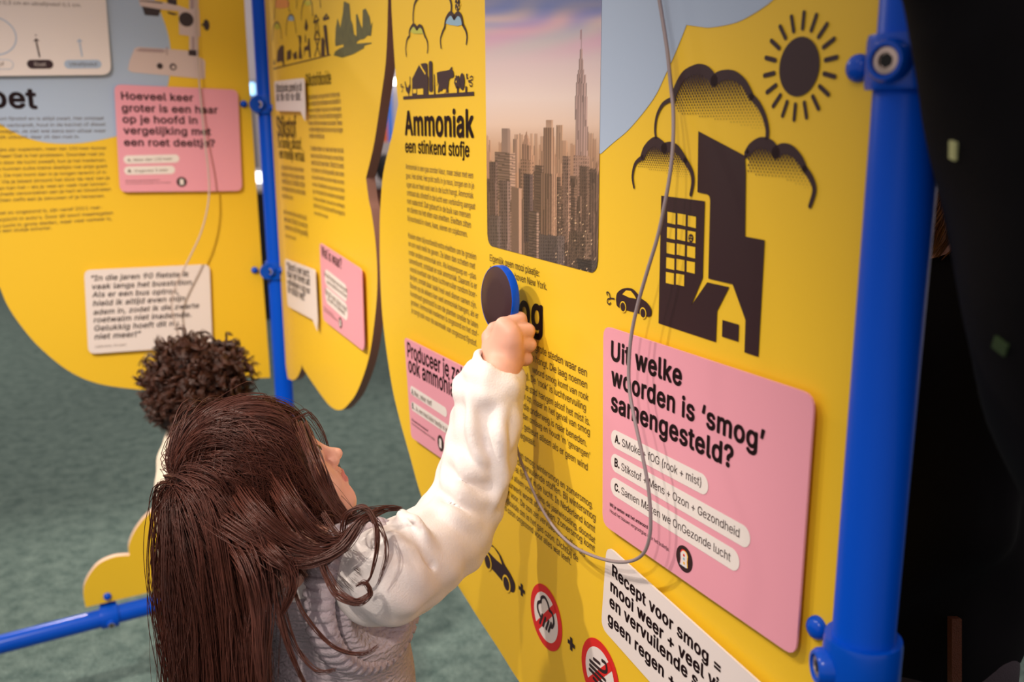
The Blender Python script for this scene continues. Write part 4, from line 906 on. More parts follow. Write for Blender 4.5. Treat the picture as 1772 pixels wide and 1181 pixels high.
# ------------------------------------------------------------------ smooth bodies: signed distance field + surface nets
def V3(*a): return np.array(a, float)
class Body:
    def __init__(s, lo, hi, vox):
        s.lo = np.array(lo, float); s.vox = vox; s.n = np.ceil((np.array(hi, float) - s.lo) / vox).astype(int) + 1
        s.f = np.full(s.n, .04, np.float32)
    def _win(s, lo, hi):
        a = np.clip(np.floor((lo - s.lo) / s.vox).astype(int), 0, s.n); b = np.clip(np.ceil((hi - s.lo) / s.vox).astype(int) + 1, 0, s.n)
        if np.any(b <= a): return None
        g = [(s.lo[i] + np.arange(a[i], b[i]) * s.vox).astype(np.float32) for i in range(3)]
        return tuple(slice(a[i], b[i]) for i in range(3)), np.meshgrid(*g, indexing='ij')
    def _mix(s, sl, d, k, mode):
        f = s.f[sl]
        if mode == 'sub':
            d = -d; h = np.clip(.5 - .5 * (f - d) / k, 0, 1); s.f[sl] = f * (1 - h) + d * h + k * h * (1 - h)
        else:
            h = np.clip(.5 + .5 * (f - d) / k, 0, 1); s.f[sl] = f * (1 - h) + d * h - k * h * (1 - h)
    def cap(s, a, b, ra, rb=None, k=.01, mode='add'):
        a = np.asarray(a, float); b = np.asarray(b, float); rb = ra if rb is None else rb; m = max(ra, rb) + k + .042
        w = s._win(np.minimum(a, b) - m, np.maximum(a, b) + m)
        if w is None: return
        sl, (X, Y, Z) = w; ab = b - a; L = max((ab * ab).sum(), 1e-12)
        px, py, pz = X - a[0], Y - a[1], Z - a[2]; t = np.clip((px * ab[0] + py * ab[1] + pz * ab[2]) / L, 0, 1)
        d = np.sqrt((px - t * ab[0]) ** 2 + (py - t * ab[1]) ** 2 + (pz - t * ab[2]) ** 2) - (ra + (rb - ra) * t)
        s._mix(sl, d, k, mode)
    def chain(s, pts, rad, k=.01, mode='add'):
        for i in range(len(pts) - 1): s.cap(pts[i], pts[i + 1], rad[i], rad[i + 1], k, mode)
    def ell(s, c, r, R=None, k=.01, mode='add'):
        c = np.asarray(c, float); r = np.asarray(r, float); R = np.eye(3) if R is None else np.asarray(R, float)   # columns of R: axes
        m = np.sqrt((R ** 2) @ (r ** 2)) + k + .042; w = s._win(c - m, c + m)
        if w is None: return
        sl, (X, Y, Z) = w; P = (X - c[0], Y - c[1], Z - c[2]); q = [sum(P[i] * R[i, j] for i in range(3)) for j in range(3)]
        k0 = np.sqrt(sum((q[j] / r[j]) ** 2 for j in range(3))); k1 = np.sqrt(sum((q[j] / r[j] ** 2) ** 2 for j in range(3))) + 1e-9
        s._mix(sl, k0 * (k0 - 1) / k1, k, mode)
    def mesh(s):
        f = s.f; ins = f < 0; nx, ny, nz = s.n
        c = np.zeros((nx - 1, ny - 1, nz - 1), np.uint8)
        for i in (0, 1):
            for j in (0, 1):
                for k in (0, 1): c += ins[i:nx - 1 + i, j:ny - 1 + j, k:nz - 1 + k]
        act = (c > 0) & (c < 8); cells = np.argwhere(act); idx = np.full(c.shape, -1, np.int32); idx[act] = np.arange(len(cells))
        acc = np.zeros((len(cells), 3)); cnt = np.zeros(len(cells))
        for ax in range(3):
            o = [q for q in range(3) if q != ax]
            for u in (0, 1):
                for v in (0, 1):
                    p = cells.copy(); p[:, o[0]] += u; p[:, o[1]] += v; q = p.copy(); q[:, ax] += 1
                    fa = f[p[:, 0], p[:, 1], p[:, 2]]; fb = f[q[:, 0], q[:, 1], q[:, 2]]; x = (fa < 0) != (fb < 0)
                    t = np.where(x, fa / np.where(x, fa - fb, 1), 0); pt = p.astype(float); pt[:, ax] += t
                    acc[x] += pt[x]; cnt[x] += 1
        V = s.lo + acc / cnt[:, None] * s.vox; F = []
        for ax in range(3):
            o = [(ax + 1) % 3, (ax + 2) % 3]; sl0 = [slice(None)] * 3; sl1 = [slice(None)] * 3; sl0[ax] = slice(0, -1); sl1[ax] = slice(1, None)
            x = ins[tuple(sl0)] != ins[tuple(sl1)]; e = np.argwhere(x); ok = np.ones(len(e), bool)
            for q in o: ok &= (e[:, q] > 0) & (e[:, q] < s.n[q] - 1)
            e = e[ok]; flip = ~ins[e[:, 0], e[:, 1], e[:, 2]]
            def cell(du, dv):
                p = e.copy(); p[:, o[0]] -= du; p[:, o[1]] -= dv; return idx[p[:, 0], p[:, 1], p[:, 2]]
            q = np.stack([cell(1, 1), cell(0, 1), cell(0, 0), cell(1, 0)], 1); q[flip] = q[flip][:, ::-1]; F.append(q)
        return V, np.concatenate(F)
    def build(s, name, m, parent, org=(0, 0, 0), relax=2, disp=None):
        V, F = s.mesh()
        for _ in range(relax):      # Laplacian relaxation
            a = np.zeros_like(V); n = np.zeros(len(V))
            for i in range(4):
                for j in ((i + 1) % 4, (i + 3) % 4): np.add.at(a, F[:, i], V[F[:, j]]); np.add.at(n, F[:, i], 1)
            V = V * .5 + .5 * a / np.maximum(n, 1)[:, None]
        if disp is not None:
            N = vnormals(V, F); V = V + N * disp(V)[:, None]
        return mesh_np(name, V - np.array(org, float), F, m, parent)

def vnormals(V, F):
    fn = np.cross(V[F[:, 2]] - V[F[:, 0]], V[F[:, 3]] - V[F[:, 1]]); N = np.zeros_like(V)
    for i in range(4): np.add.at(N, F[:, i], fn)
    return N / (np.linalg.norm(N, axis=1, keepdims=True) + 1e-12)

CRn, CUn, CFn = (np.array(v) for v in (CR, CU, _F))
def cdir(x, y, z): return x * CRn + y * CUn + z * CFn      # direction given as right / up / away of the photographer
def A3(px, py, fwd): return np.array(at(px, py, fwd))

skin = mat('child_skin', (0.80, 0.43, 0.32), .48, .4, sss=.12, noise=.06, nscale=60)
lipm = mat('lip_skin', (0.62, 0.20, 0.17), .4, .5)
hairm = mat('dark_brown_hair', (0.088, 0.028, 0.019), .36, .34, noise=.5, nscale=70)
hairu = mat('hair_underlayer', (0.012, 0.005, 0.004), .7, .2)
shirtm = mat('white_cotton', (0.86, 0.80, 0.78), .85, .2, bump=.25, bscale=420)
denim = mat('blue_denim', (0.05, 0.07, 0.13), .9, .1, bump=.3, bscale=500)
shoem = mat('grey_shoe', (0.2, 0.19, 0.19), .7)
eyew = mat('eye_white', (0.85, 0.82, 0.80), .2); eyeb = mat('brown_iris', (0.05, 0.02, 0.01), .15); lash = mat('dark_lash', (0.012, 0.006, 0.005), .6)

def knit(name, color):
    m = bpy.data.materials.new(name); m.use_nodes = True; nt = m.node_tree; b = nt.nodes['Principled BSDF']; L = nt.links.new
    tc = nt.nodes.new('ShaderNodeTexCoord'); w = nt.nodes.new('ShaderNodeTexWave'); w.wave_type = 'BANDS'; w.bands_direction = 'Z'; w.inputs['Scale'].default_value = 46; w.inputs['Distortion'].default_value = 5.5; w.inputs['Detail'].default_value = 1; w.inputs['Detail Scale'].default_value = 2.2
    n = nt.nodes.new('ShaderNodeTexNoise'); n.inputs['Scale'].default_value = 260; n.inputs['Detail'].default_value = 4
    mx = nt.nodes.new('ShaderNodeMath'); mx.operation = 'MULTIPLY_ADD'; mx.inputs[1].default_value = .6
    L(tc.outputs['Object'], w.inputs['Vector']); L(tc.outputs['Object'], n.inputs['Vector']); L(w.outputs['Fac'], mx.inputs[0]); L(n.outputs['Fac'], mx.inputs[2])
    bp = nt.nodes.new('ShaderNodeBump'); bp.inputs['Strength'].default_value = .9; bp.inputs['Distance'].default_value = .0022; L(mx.outputs[0], bp.inputs['Height']); L(bp.outputs[0], b.inputs['Normal'])
    b.inputs['Base Color'].default_value = (*color, 1); b.inputs['Roughness'].default_value = .95; b.inputs['Specular IOR Level'].default_value = .1; b.inputs['Sheen Weight'].default_value = .25
    return m
vestm = knit('lilac_grey_knit', (0.52, 0.44, 0.48)); ribm = mat('lilac_grey_rib_knit', (0.52, 0.44, 0.48), .95, .1, bump=.7, bscale=300)

# head frame helper --------------------------------------------------------------------------------
class Head:
    """local f (face), l (the person's right side towards +l), u (crown)"""
    def __init__(s, c, f, u):
        s.c = np.asarray(c, float); s.f = f / np.linalg.norm(f); u = u - (u @ s.f) * s.f; s.u = u / np.linalg.norm(u); s.l = np.cross(s.f, s.u); s.R = np.stack([s.f, s.l, s.u], 1)
    def P(s, f, l, u): return s.c + s.f * f + s.l * l + s.u * u
def head_sdf(B, H, neck, k=1.0):
    P = lambda f, l, u: H.P(f * k, l * k, u * k); R = H.R
    B.ell(P(-.008, 0, .018), (.086 * k, .071 * k, .080 * k), R, .01)
    B.ell(P(.030, 0, -.034), (.050 * k, .055 * k, .066 * k), R, .02 * k)
    B.ell(P(.056, 0, -.076), (.024 * k, .028 * k, .020 * k), R, .02 * k)
    for sg in (-1, 1):
        B.ell(P(.048, sg * .031, -.040), (.027 * k, .025 * k, .028 * k), R, .014 * k)
        B.cap(P(.020, sg * .042, -.066), P(.056, sg * .016, -.082), .014 * k, .013 * k, .02 * k)
        B.cap(P(.070, sg * .036, .012), P(.080, sg * .010, .013), .009 * k, .008 * k, .014 * k)
    B.cap(P(.083, 0, .004), P(.092, 0, -.026), .0060 * k, .0075 * k, .012 * k); B.ell(P(.0965, 0, -.033), (.0105 * k, .0095 * k, .0085 * k), R, .008 * k)
    for sg in (-1, 1): B.ell(P(.086, sg * .0105, -.036), (.0085 * k, .0065 * k, .006 * k), R, .006 * k)
    B.cap(P(.078, 0, -.044), P(.082, 0, -.052), .008 * k, .008 * k, .008 * k)
    for sg in (-1, 1):
        B.cap(P(.0845, 0, -.0555), P(.074, sg * .019, -.058), .0052 * k, .0032 * k, .004 * k); B.cap(P(.0825, 0, -.0655), P(.073, sg * .017, -.062), .0056 * k, .003 * k, .004 * k)
        B.cap(P(.092, 0, -.0605), P(.078, sg * .018, -.0602), .0012 * k, .001 * k, .002, 'sub')
        B.ell(P(.084, sg * .031, .000), (.012 * k, .015 * k, .0095 * k), R, .008 * k, 'sub')
        B.cap(P(.068, sg * .0315, .0065), P(.0705, sg * .031, -.0065), .0115 * k, .0115 * k, .004 * k)     # lids over the eye
        B.cap(P(.094, sg * .0065, -.0395), P(.094, sg * .0065, -.044), .0026 * k, .0026 * k, .002, 'sub')
        B.ell(P(-.008, sg * .073, -.016), (.018 * k, .007 * k, .029 * k), R, .006 * k)
    B.cap(P(.062, 0, -.088), P(.06, 0, -.070), .012 * k, .012 * k, .016 * k)
def eyes(parent, H, k, org):
    for sg in (-1, 1):
        c = H.P(.0685 * k, sg * .031 * k, -.0005 * k) - org; r = .0128 * k
        bm = bmesh.new(); bmesh.ops.create_uvsphere(bm, u_segments=20, v_segments=14, radius=r, matrix=Matrix.Translation(c)); e = bm_obj('eye', bm, eyew, parent)
        q = c + H.f * r * .62; bm = bmesh.new(); bmesh.ops.create_uvsphere(bm, u_segments=16, v_segments=10, radius=r * .56, matrix=Matrix.Translation(q)); bm_obj('iris', bm, eyeb, e)
        pts = [H.P((.0795 - .006 * abs(t)) * k, sg * (.031 + .0135 * t) * k, (.0052 - .005 * t * t) * k) - org for t in np.linspace(-1, 1, 9)]
        tube('eyelashes', pts, [.0007, .0012, .0016, .0018, .0019, .0018, .0016, .0012, .0007], lash, parent, 6)
        pts = [H.P((.084 - .010 * t * t - .002 * t) * k, sg * (.029 + .020 * t) * k, (.0215 - .004 * t * t) * k) - org for t in np.linspace(-1, 1, 9)]
        tube('eyebrow', pts, [.0007, .0016, .002, .002, .002, .0018, .0015, .001, .0005], lash, parent, 6)

# ------------------------------------------------------------------ the girl
HG = Head(A3(459, 849, 1.08), cdir(.640, .666, .383), cdir(-.581, .746, -.325)); KH = .93
neckb = A3(505, 960, 1.035)
sh_r = A3(664, 998, 1.005); el_r = A3(796, 908, 1.15); wr_r = A3(866, 640, 1.185)
sh_l = A3(400, 1010, 1.19)
up_ = V3(0, 0, 1)
chest = (sh_r + sh_l) / 2; side = (sh_r - sh_l); side[2] = 0; side /= np.linalg.norm(side); fwdG = np.cross(up_, side)     # faces away from the photographer
if fwdG[1] < 0: fwdG = -fwdG
base = np.array([chest[0] + .005, chest[1] + .01, 0])
zs = chest[2]
zh = zs * .60                     # hip height
org_g = base
el_l = sh_l - side * .05 + V3(0, 0, -.20); wr_l = el_l + fwdG * .06 + V3(0, 0, -.17)
girl = empty('person', Matrix.Translation(base)); tag(girl, 'girl with long dark hair, lilac knit vest and white sleeves raising a round magnifier', 'person')
hipc = base + up_ * zh
def leg_sdf(B, k=.02, grow=0, foot=False):
    for sg in (-1, 1):
        h = hipc + side * sg * .062 - up_ * .02; kn = base + side * sg * .070 + up_ * zh * .53 + fwdG * .012; an = base + side * sg * .075 + up_ * .055 - fwdG * .01
        B.cap(h, kn, .068 + grow, .046 + grow, k); B.cap(kn, an, .045 + grow, .031 + grow, k)
        if foot: B.cap(an - up_ * .022 - fwdG * .012, an + fwdG * .115 - up_ * .034, .030, .021, .02)
lo = np.minimum.reduce([base - .30, wr_r - .2]); hi = np.array([wr_r[0] + .12, max(wr_r[1], base[1]) + .28, wr_r[2] + .14])
lo[2] = -.01
# hand in photo terms: px/py on the picture, away = metres beyond the hand's reference distance
HD = 1.192
def hp(zx, zy, aw=0.0): return A3(780 + zx / 5.367, 440 + zy / 5.367, HD + aw)
B = Body(lo, hi, .0023)
head_sdf(B, HG, neckb, KH)
B.cap(HG.P(-.022, 0, -.05), neckb - V3(0, 0, .01), .043, .047, .02)
B.ell(base + up_ * (zs - .13), (.105, .075, .17), np.stack([side, fwdG, up_], 1), .03); B.ell(hipc + up_ * .03, (.10, .078, .10), np.stack([side, fwdG, up_], 1), .05)
B.cap(neckb, sh_r, .04, .038, .03); B.cap(neckb, sh_l, .04, .038, .03)
B.cap(sh_r, el_r, .036, .029, .02); B.cap(el_r, wr_r, .029, .021, .015)
B.cap(sh_l, el_l, .036, .028, .02); B.cap(el_l, wr_l, .028, .02, .015); B.ell(wr_l - V3(0, 0, .05), (.028, .02, .045), None, .015)
for t in np.linspace(-1, 1, 4): q = wr_l - V3(0, 0, .07) + fwdG * .02 * t; B.chain([q, q - V3(0, 0, .03) + side * .003, q - V3(0, 0, .05) + side * .012], [.0068, .0062, .005], .003)
leg_sdf(B, .02, 0, True)
def hand(B, sc=1.0):
    w0, w1 = hp(395, 935, .008), hp(560, 965, .004)
    mcp = [hp(492, 668, -.002), hp(555, 735, -.009), hp(577, 818, -.010), hp(568, 905, -.006)]
    B.cap(wr_r, (w0 + w1) / 2, .022, .022, .015)
    B.cap(w0, mcp[0], .0145, .0115, .012); B.cap((w0 + w1) / 2, mcp[1], .016, .0125, .012); B.cap(w1, mcp[2], .0145, .012, .012); B.cap(w1, mcp[3], .013, .0108, .010)
    pip = [hp(640, 603, .012), hp(716, 712, .008), hp(733, 842, .007), hp(708, 972, .008)]
    dip = [hp(652, 622, .031), hp(716, 745, .029), hp(725, 865, .027), hp(696, 990, .026)]
    tip = [hp(575, 640, .040), hp(636, 765, .039), hp(645, 880, .036), hp(630, 1000, .034)]
    for a, b, c, d, r in zip(mcp, pip, dip, tip, (.0094, .0096, .0090, .0080)):
        B.cap(a, b, r * 1.06, r * 1.02, .0012); B.cap(b, c, r, r * .92, .0012); B.cap(c, d, r * .9, r * .78, .002)
        B.ell(a, (r * 1.12,) * 3, None, .004)
    B.chain([hp(375, 880, .010), hp(362, 770, .026), hp(402, 695, .036), hp(455, 655, .040)], [.0125, .0100, .0085, .0068], .004)
hand(B)
body = B.build('body', [skin, lipm], girl, org_g, 2)
# redden the lips
co = np.zeros(len(body.data.vertices) * 3); body.data.vertices.foreach_get('co', co); co = co.reshape(-1, 3) + org_g
q = (co - HG.c) @ HG.R / KH; lipv = (np.abs(q[:, 1]) < .019 * (1 - ((q[:, 2] + .0605) / .012) ** 2).clip(0, 1)) & (q[:, 0] > .0785) & (np.abs(q[:, 2] + .0605) < .0105)
fi = np.zeros(len(body.data.polygons) * 4, np.int32); body.data.loops.foreach_get('vertex_index', fi); body.data.polygons.foreach_set('material_index', lipv[fi.reshape(-1, 4)].all(1).astype(np.int32))
eyes(girl, HG, KH, org_g)

# white shirt: both sleeves with folds, cuff turned back
B = Body(lo, hi, .003)
R3 = np.stack([side, fwdG, up_], 1)
fd = wr_r - el_r; fl = np.linalg.norm(fd); fd = fd / fl; ud = el_r - sh_r; ud = ud / np.linalg.norm(ud)
cuff_c = A3(855, 652, 1.183)
B.ell(base + up_ * (zs - .10), (.118, .088, .165), R3, .03); B.cap(neckb - V3(0, 0, .03), sh_r, .045, .050, .03); B.cap(neckb - V3(0, 0, .03), sh_l, .045, .045, .03)
B.cap(sh_l, el_l, .046, .040, .02); B.cap(el_l, wr_l + V3(0, 0, .02), .04, .034, .02)
B.chain([sh_r, A3(720, 966, 1.065), A3(772, 926, 1.12), A3(806, 872, 1.155), A3(827, 800, 1.165), A3(842, 730, 1.175), A3(852, 680, 1.18)], [.052, .050, .0475, .045, .0425, .0405, .037], .02)
# sag of cloth under the arm and over the elbow
B.cap(A3(690, 1025, 1.04), A3(755, 972, 1.10), .030, .026, .03); B.ell(A3(784, 932, 1.14), (.036, .036, .034), None, .03)
def ring(px, py, fw, axis, rad, th, k=.006, n=18, sq=1.0):
    c = A3(px, py, fw); ax = axis / np.linalg.norm(axis); x = np.cross(ax, CFn); x /= np.linalg.norm(x); y = np.cross(ax, x)
    pts = [c + x * rad * math.cos(t) + y * rad * sq * math.sin(t) for t in np.linspace(0, 2 * math.pi, n + 1)]
    for i in range(n): B.cap(pts[i], pts[i + 1], th * (1 + .18 * math.sin(i * 2.1)), th * (1 + .18 * math.sin((i + 1) * 2.1)), k)
tilt = fd + cdir(.18, -.25, -.35)
ring(846, 668, 1.180, fd + cdir(-.30, -.1, -.3), .0305, .0125, .010); ring(853, 650, 1.182, fd + cdir(.05, 0, -.3), .030, .0075, .01); ring(862, 634, 1.184, fd + cdir(.28, -.05, -.32), .0265, .0052, .008)
# diagonal folds
def fold(pts, r, k=.012, mode='add'):
    P = [A3(*p) for p in pts]; P = catmull(P, 4); n = len(P); B.chain(P, [r * (.35 + .65 * math.sin(math.pi * i / (n - 1))) for i in range(n)], k, mode)
fold([(752, 872, 1.115), (768, 886, 1.088), (792, 905, 1.085), (822, 905, 1.10)], .007); fold([(768, 820, 1.135), (790, 850, 1.105), (822, 868, 1.11), (850, 862, 1.125)], .0065); fold([(782, 780, 1.145), (805, 812, 1.118), (838, 826, 1.12)], .0055)
fold([(690, 885, 1.06), (722, 915, 1.02), (745, 955, 1.03), (752, 985, 1.05)], .0065); fold([(655, 925, 1.01), (690, 950, .985), (730, 978, 1.01)], .006); fold([(660, 1050, .985), (720, 1010, 1.01), (780, 965, 1.06)], .006); fold([(650, 1020, .962), (700, 1000, .985), (750, 975, 1.03)], .005)
fold([(870, 700, 1.145), (862, 760, 1.125), (868, 820, 1.13), (850, 880, 1.12)], .006); fold([(815, 700, 1.14), (818, 760, 1.125), (838, 800, 1.12)], .005); fold([(880, 690, 1.16), (884, 735, 1.15), (872, 780, 1.14)], .006)
fold([(706, 900, 1.03), (725, 930, 1.005), (741, 965, 1.0), (748, 985, 1.01)], .0035, .006, 'sub')
fold([(805, 672, 1.13), (830, 690, 1.12), (862, 700, 1.125), (885, 690, 1.14)], .0045, .005, 'sub')
B.cap(cuff_c + fd * .012, cuff_c + fd * .07, .0245, .024, .003, 'sub')
wob = lambda V: .0016 * np.sin(V @ V3(95, 40, 70)) * np.sin(V @ V3(-50, 88, 60) + 1) + .0011 * np.sin(V @ V3(180, -120, 90))
B.build('white_shirt', shirtm, girl, org_g, 4, wob)

# trousers and shoes (below the picture)
B = Body(base + V3(-.22, -.2, .03), base + V3(.22, .26, zh + .1), .006); leg_sdf(B, .03, .012); B.ell(hipc + up_ * .0, (.118, .095, .085), R3, .04)
B.cap(base + V3(-.3, 0, .0), base + V3(.3, 0, .0), .075, .075, .002, 'sub'); B.build('trousers', denim, girl, org_g, 2)
for sg in (-1, 1):
    B = Body(base + side * sg * .075 + V3(-.16, -.16, -.005), base + side * sg * .075 + V3(.16, .22, .14), .004); an = base + side * sg * .075 + up_ * .055
    B.cap(an - fwdG * .025 - up_ * .012, an + fwdG * .10 - up_ * .028, .040, .0265, .02); B.cap(an, an + up_ * .02, .037, .037, .015); B.build('shoe', shoem, girl, org_g, 2)

# knitted vest
B = Body(lo, hi, .0032)
vc = base + side * .014; B.ell(vc + up_ * (zs - .135), (.136, .104, .185), R3, .03); B.ell(vc + up_ * (zs - .30), (.144, .112, .17), R3, .05)
B.cap(neckb - V3(0, 0, .045), sh_r - side * .030 + up_ * .012, .048, .046, .03); B.cap(neckb - V3(0, 0, .045), sh_l + side * .02, .048, .044, .03)
B.ell(sh_r - side * .028 - up_ * .055, (.040, .066, .075), R3, .03)
hole = sh_r + side * .034 - up_ * .030
B.cap(hole, hole + ud * .1 + side * .12, .0605, .078, .004, 'sub'); B.cap(sh_l - side * .03 - up_ * .03, sh_l - side * .16 - up_ * .1, .058, .07, .004, 'sub')
B.cap(neckb + V3(0, 0, .05), neckb - V3(0, 0, .015), .055, .045, .004, 'sub')
B.cap(base + up_ * (zh - .12) - side * .3, base + up_ * (zh - .12) + side * .3, .15, .15, .003, 'sub')
B.build('knit_vest', vestm, girl, org_g, 2)
# ribbed armhole band
c0 = sh_r - side * .012 - up_ * .028; axr = side * .86 + ud * .30 + cdir(0, .12, -.3); axr /= np.linalg.norm(axr); xr = np.cross(axr, up_); xr /= np.linalg.norm(xr); yr = np.cross(xr, axr)
n = 260; rowsV = []
for i in range(n):
    t = 2 * math.pi * i / n; rad = xr * math.cos(t) * .070 + yr * math.sin(t) * .076; o = rad / np.linalg.norm(rad); rb_h = .0022 * (1 if (i // 2) % 3 else -1.0)
    prof = [(-.034, .004), (-.033, .011), (-.024, .0128), (-.012, .0125), (-.002, .0100), (.003, .004), (.001, -.003)]
    rowsV.append([c0 + rad + axr * a + o * (b + rb_h * (.2 if j in (0, 6) else 1)) for j, (a, b) in enumerate(prof)])
V = np.array(rowsV).reshape(-1, 3); m_ = 7; F = np.array([(i * m_ + j, ((i + 1) % n) * m_ + j, ((i + 1) % n) * m_ + j + 1, i * m_ + j + 1) for i in range(n) for j in range(m_ - 1)])
mesh_np('armhole_ribbing', V - org_g, F, ribm, girl)

# --- long hair: guide strands fall over the head, neck and back, each guide carries a lock of strands
def pxl(p):
    q = p - np.array(EYE); return 886 + (q @ CRn) * FPX / (q @ np.array(_F))
def strands(H, kh, n, length, colls, seed, comb_front=1.0, inflate=.006, wave=.0, faceclear=True, crown=(-.055, 0, .07), step=.011, stiff=.5, up0=.06, short=0, lay_t=.013):
    rg = np.random.default_rng(seed); c = H.P(-.008 * kh, 0, .018 * kh); rad = np.array([.086, .071, .080]) * kh + inflate
    d = rg.normal(size=(n * 3, 3)); d /= np.linalg.norm(d, axis=1, keepdims=True)
    fr, lr, ur = d[:, 0], d[:, 1], d[:, 2]
    ok = (ur > -.62) & (fr < np.where(lr > 0, .06 + .36 * np.maximum(ur, 0), .30 + .2 * ur)) & ~((fr > .15) & (ur < -.15))
    d = d[ok][:n]; n = len(d)
    p = c + (d * rad) @ H.R.T
    nrm = (d / rad) @ H.R.T; nrm /= np.linalg.norm(nrm, axis=1, keepdims=True)
    cr = H.P(*[x * kh for x in crown]); t = p - cr; t -= (t * nrm).sum(1, keepdims=True) * nrm; t /= np.linalg.norm(t, axis=1, keepdims=True) + 1e-9
    v = t + nrm * up0; v /= np.linalg.norm(v, axis=1, keepdims=True)
    w0 = np.clip((d[:, 0] - .05) / .45, 0, 1)[:, None]; sg = np.where(d[:, 1:2] >= -.12, 1.0, -1.0)      # front hair is combed sideways and back from a parting
    v = v * (1 - w0 * comb_front) + w0 * comb_front * (sg * H.l * .45 - H.f * 1.0 + nrm * .04); v -= np.minimum((v * nrm).sum(1, keepdims=True), 0) * nrm; v /= np.linalg.norm(v, axis=1, keepdims=True)
    lay = rg.uniform(0, 1, n) ** 1.3; L = length * rg.uniform(.72, 1.08, n) * (np.interp(pxl(p), short[0], short[1]) if short else 1); N = int(length * 1.1 / step); out = np.zeros((n, N, 3)); out[:, 0] = p
    ph = rg.uniform(0, 6.28, (n, 3)); fq = rg.uniform(16, 34, n)
    for i in range(1, N):
        g = np.array([0, 0, -1.0]); w = min(.10 + .035 * i, .5)
        v = v * (1 - w * (1 - stiff) * 1.6) + g * w * (1 - stiff) * 1.6
        v += wave * np.stack([np.sin(ph[:, j] + fq * i * step * 1.6) for j in range(3)], 1)
        v /= np.linalg.norm(v, axis=1, keepdims=True); p = p + v * step
        # keep outside head and body ellipsoids
        for cc, rr, RR, grow in [(c, rad - inflate, H.R, inflate + lay_t * lay)] + colls:
            q = (p - cc) @ RR; re = rr + (grow[:, None] if hasattr(grow, 'shape') else grow); s = np.linalg.norm(q / re, axis=1); hit = s < 1
            if hit.any():
                q2 = q[hit] / s[hit][:, None]; newp = cc + q2 @ RR.T; dv = newp - p[hit]; p[hit] = newp
                nn = (q2 / (re[hit] if re.ndim > 1 else re) ** 2) @ RR.T; nn /= np.linalg.norm(nn, axis=1, keepdims=True)
                vv = v[hit] - np.minimum((v[hit] * nn).sum(1, keepdims=True), 0) * nn; v[hit] = vv / (np.linalg.norm(vv, axis=1, keepdims=True) + 1e-9)
        out[:, i] = p
    return out, L, step
def lockify(G, L, step, per, spread, r, seed, tip=.35):
    rg = np.random.default_rng(seed); S, N, _ = G.shape
    # cut to length by resampling
    ts = np.linspace(0, 1, N)[None] * np.minimum(L[:, None] / step, N - 1); i0 = np.clip(ts.astype(int), 0, N - 2); f = (ts - i0)[..., None]; ar = np.arange(S)[:, None]
    Gc = G[ar, i0] * (1 - f) + G[ar, i0 + 1] * f
    off = rg.normal(size=(S, per, 3)) * spread; prof = np.interp(np.linspace(0, 1, N), [0, .12, .55, 1], [.9, 1, .8, tip])
    wv = rg.uniform(0, 6.28, (S, per, 3)); tt = np.linspace(0, 1, N)
    P = Gc[:, None] + off[:, :, None] * prof[None, None, :, None] + .0016 * np.sin(wv[:, :, None] + tt[None, None, :, None] * rg.uniform(8, 22, (S, per, 1, 1))) * tt[None, None, :, None]
    P = P.reshape(S * per, N, 3); rr = r * rg.uniform(.6, 1.25, (S * per, 1)) * np.interp(np.linspace(0, 1, N), [0, .8, 1], [1, .85, .25])[None]
    return P, rr
G_face = [(HG.P(.030 * KH, 0, -.034 * KH), np.array([.050, .055, .066]) * KH, HG.R, .010)]
G_body = [(base + up_ * (zs - .135), np.array([.130, .100, .185]), R3, .012), (base + up_ * (zs - .32), np.array([.132, .106, .20]), R3, .010), (neckb - V3(0, 0, .05), np.array([.11, .075, .055]), R3, .01), ((sh_r + neckb) / 2, np.array([.075, .06, .055]), R3, .008)]
def hairline(G, H, k):
    q = (G - H.c) @ H.R / k; near = (q[..., 1] > .0) & (q[..., 2] > -.095)
    fm = np.interp(q[..., 2], [-.07, 0, .05, .09, .12], [.038, .046, .066, .078, .08]); q[..., 0] = np.where(near, np.minimum(q[..., 0], fm - .012 * np.maximum(0, q[..., 1] - .06) / .03), q[..., 0])
    q[..., 1] = np.where(near & (q[..., 0] > -.05), np.minimum(q[..., 1], .086 - .0 * q[..., 0]), q[..., 1]); return H.c + (q * k) @ H.R.T
G, L, st = strands(HG, KH, 1200, .47, G_face + G_body, 3, wave=.042, inflate=.010, short=([400, 465], [1.02, .30]), step=.014, lay_t=.018)
G = hairline(G, HG, KH)
q = G - np.array(EYE); kq = FPX / (q @ np.array(_F)); gx_ = 886 + (q @ CRn) * kq; gy_ = 590.5 - (q @ CUn) * kq
bad = (gx_ > 468 + .0 * gy_) & (gy_ > 975); first = np.where(bad.any(1), bad.argmax(1), G.shape[1]); L = np.minimum(L, np.maximum(first, 3) * st)
P, rr = lockify(G, L, st, 9, .0036, .00055, 4)
rgf = np.random.default_rng(77); Gf = G[rgf.integers(0, len(G), 520)]; tf = np.linspace(0, 1, Gf.shape[1])[None, :, None]
dirf = rgf.normal(size=(len(Gf), 1, 3)) * V3(.016, .016, .010); Gf = Gf + dirf * (tf * 3).clip(0, 1) + .004 * np.sin(rgf.uniform(0, 6.28, (len(Gf), 1, 3)) + tf * rgf.uniform(8, 22, (len(Gf), 1, 1)))
Pf, rf = lockify(Gf, np.full(len(Gf), .30) * rgf.uniform(.5, 1.5, len(Gf)), st, 1, .0005, .00034, 5)
qf = Pf[:, -1] - np.array(EYE); kf = FPX / (qf @ np.array(_F)); keep = ~((886 + (qf @ CRn) * kf > 480) & (590.5 - (qf @ CUn) * kf > 960)); Pf, rf = Pf[keep], rf[keep]
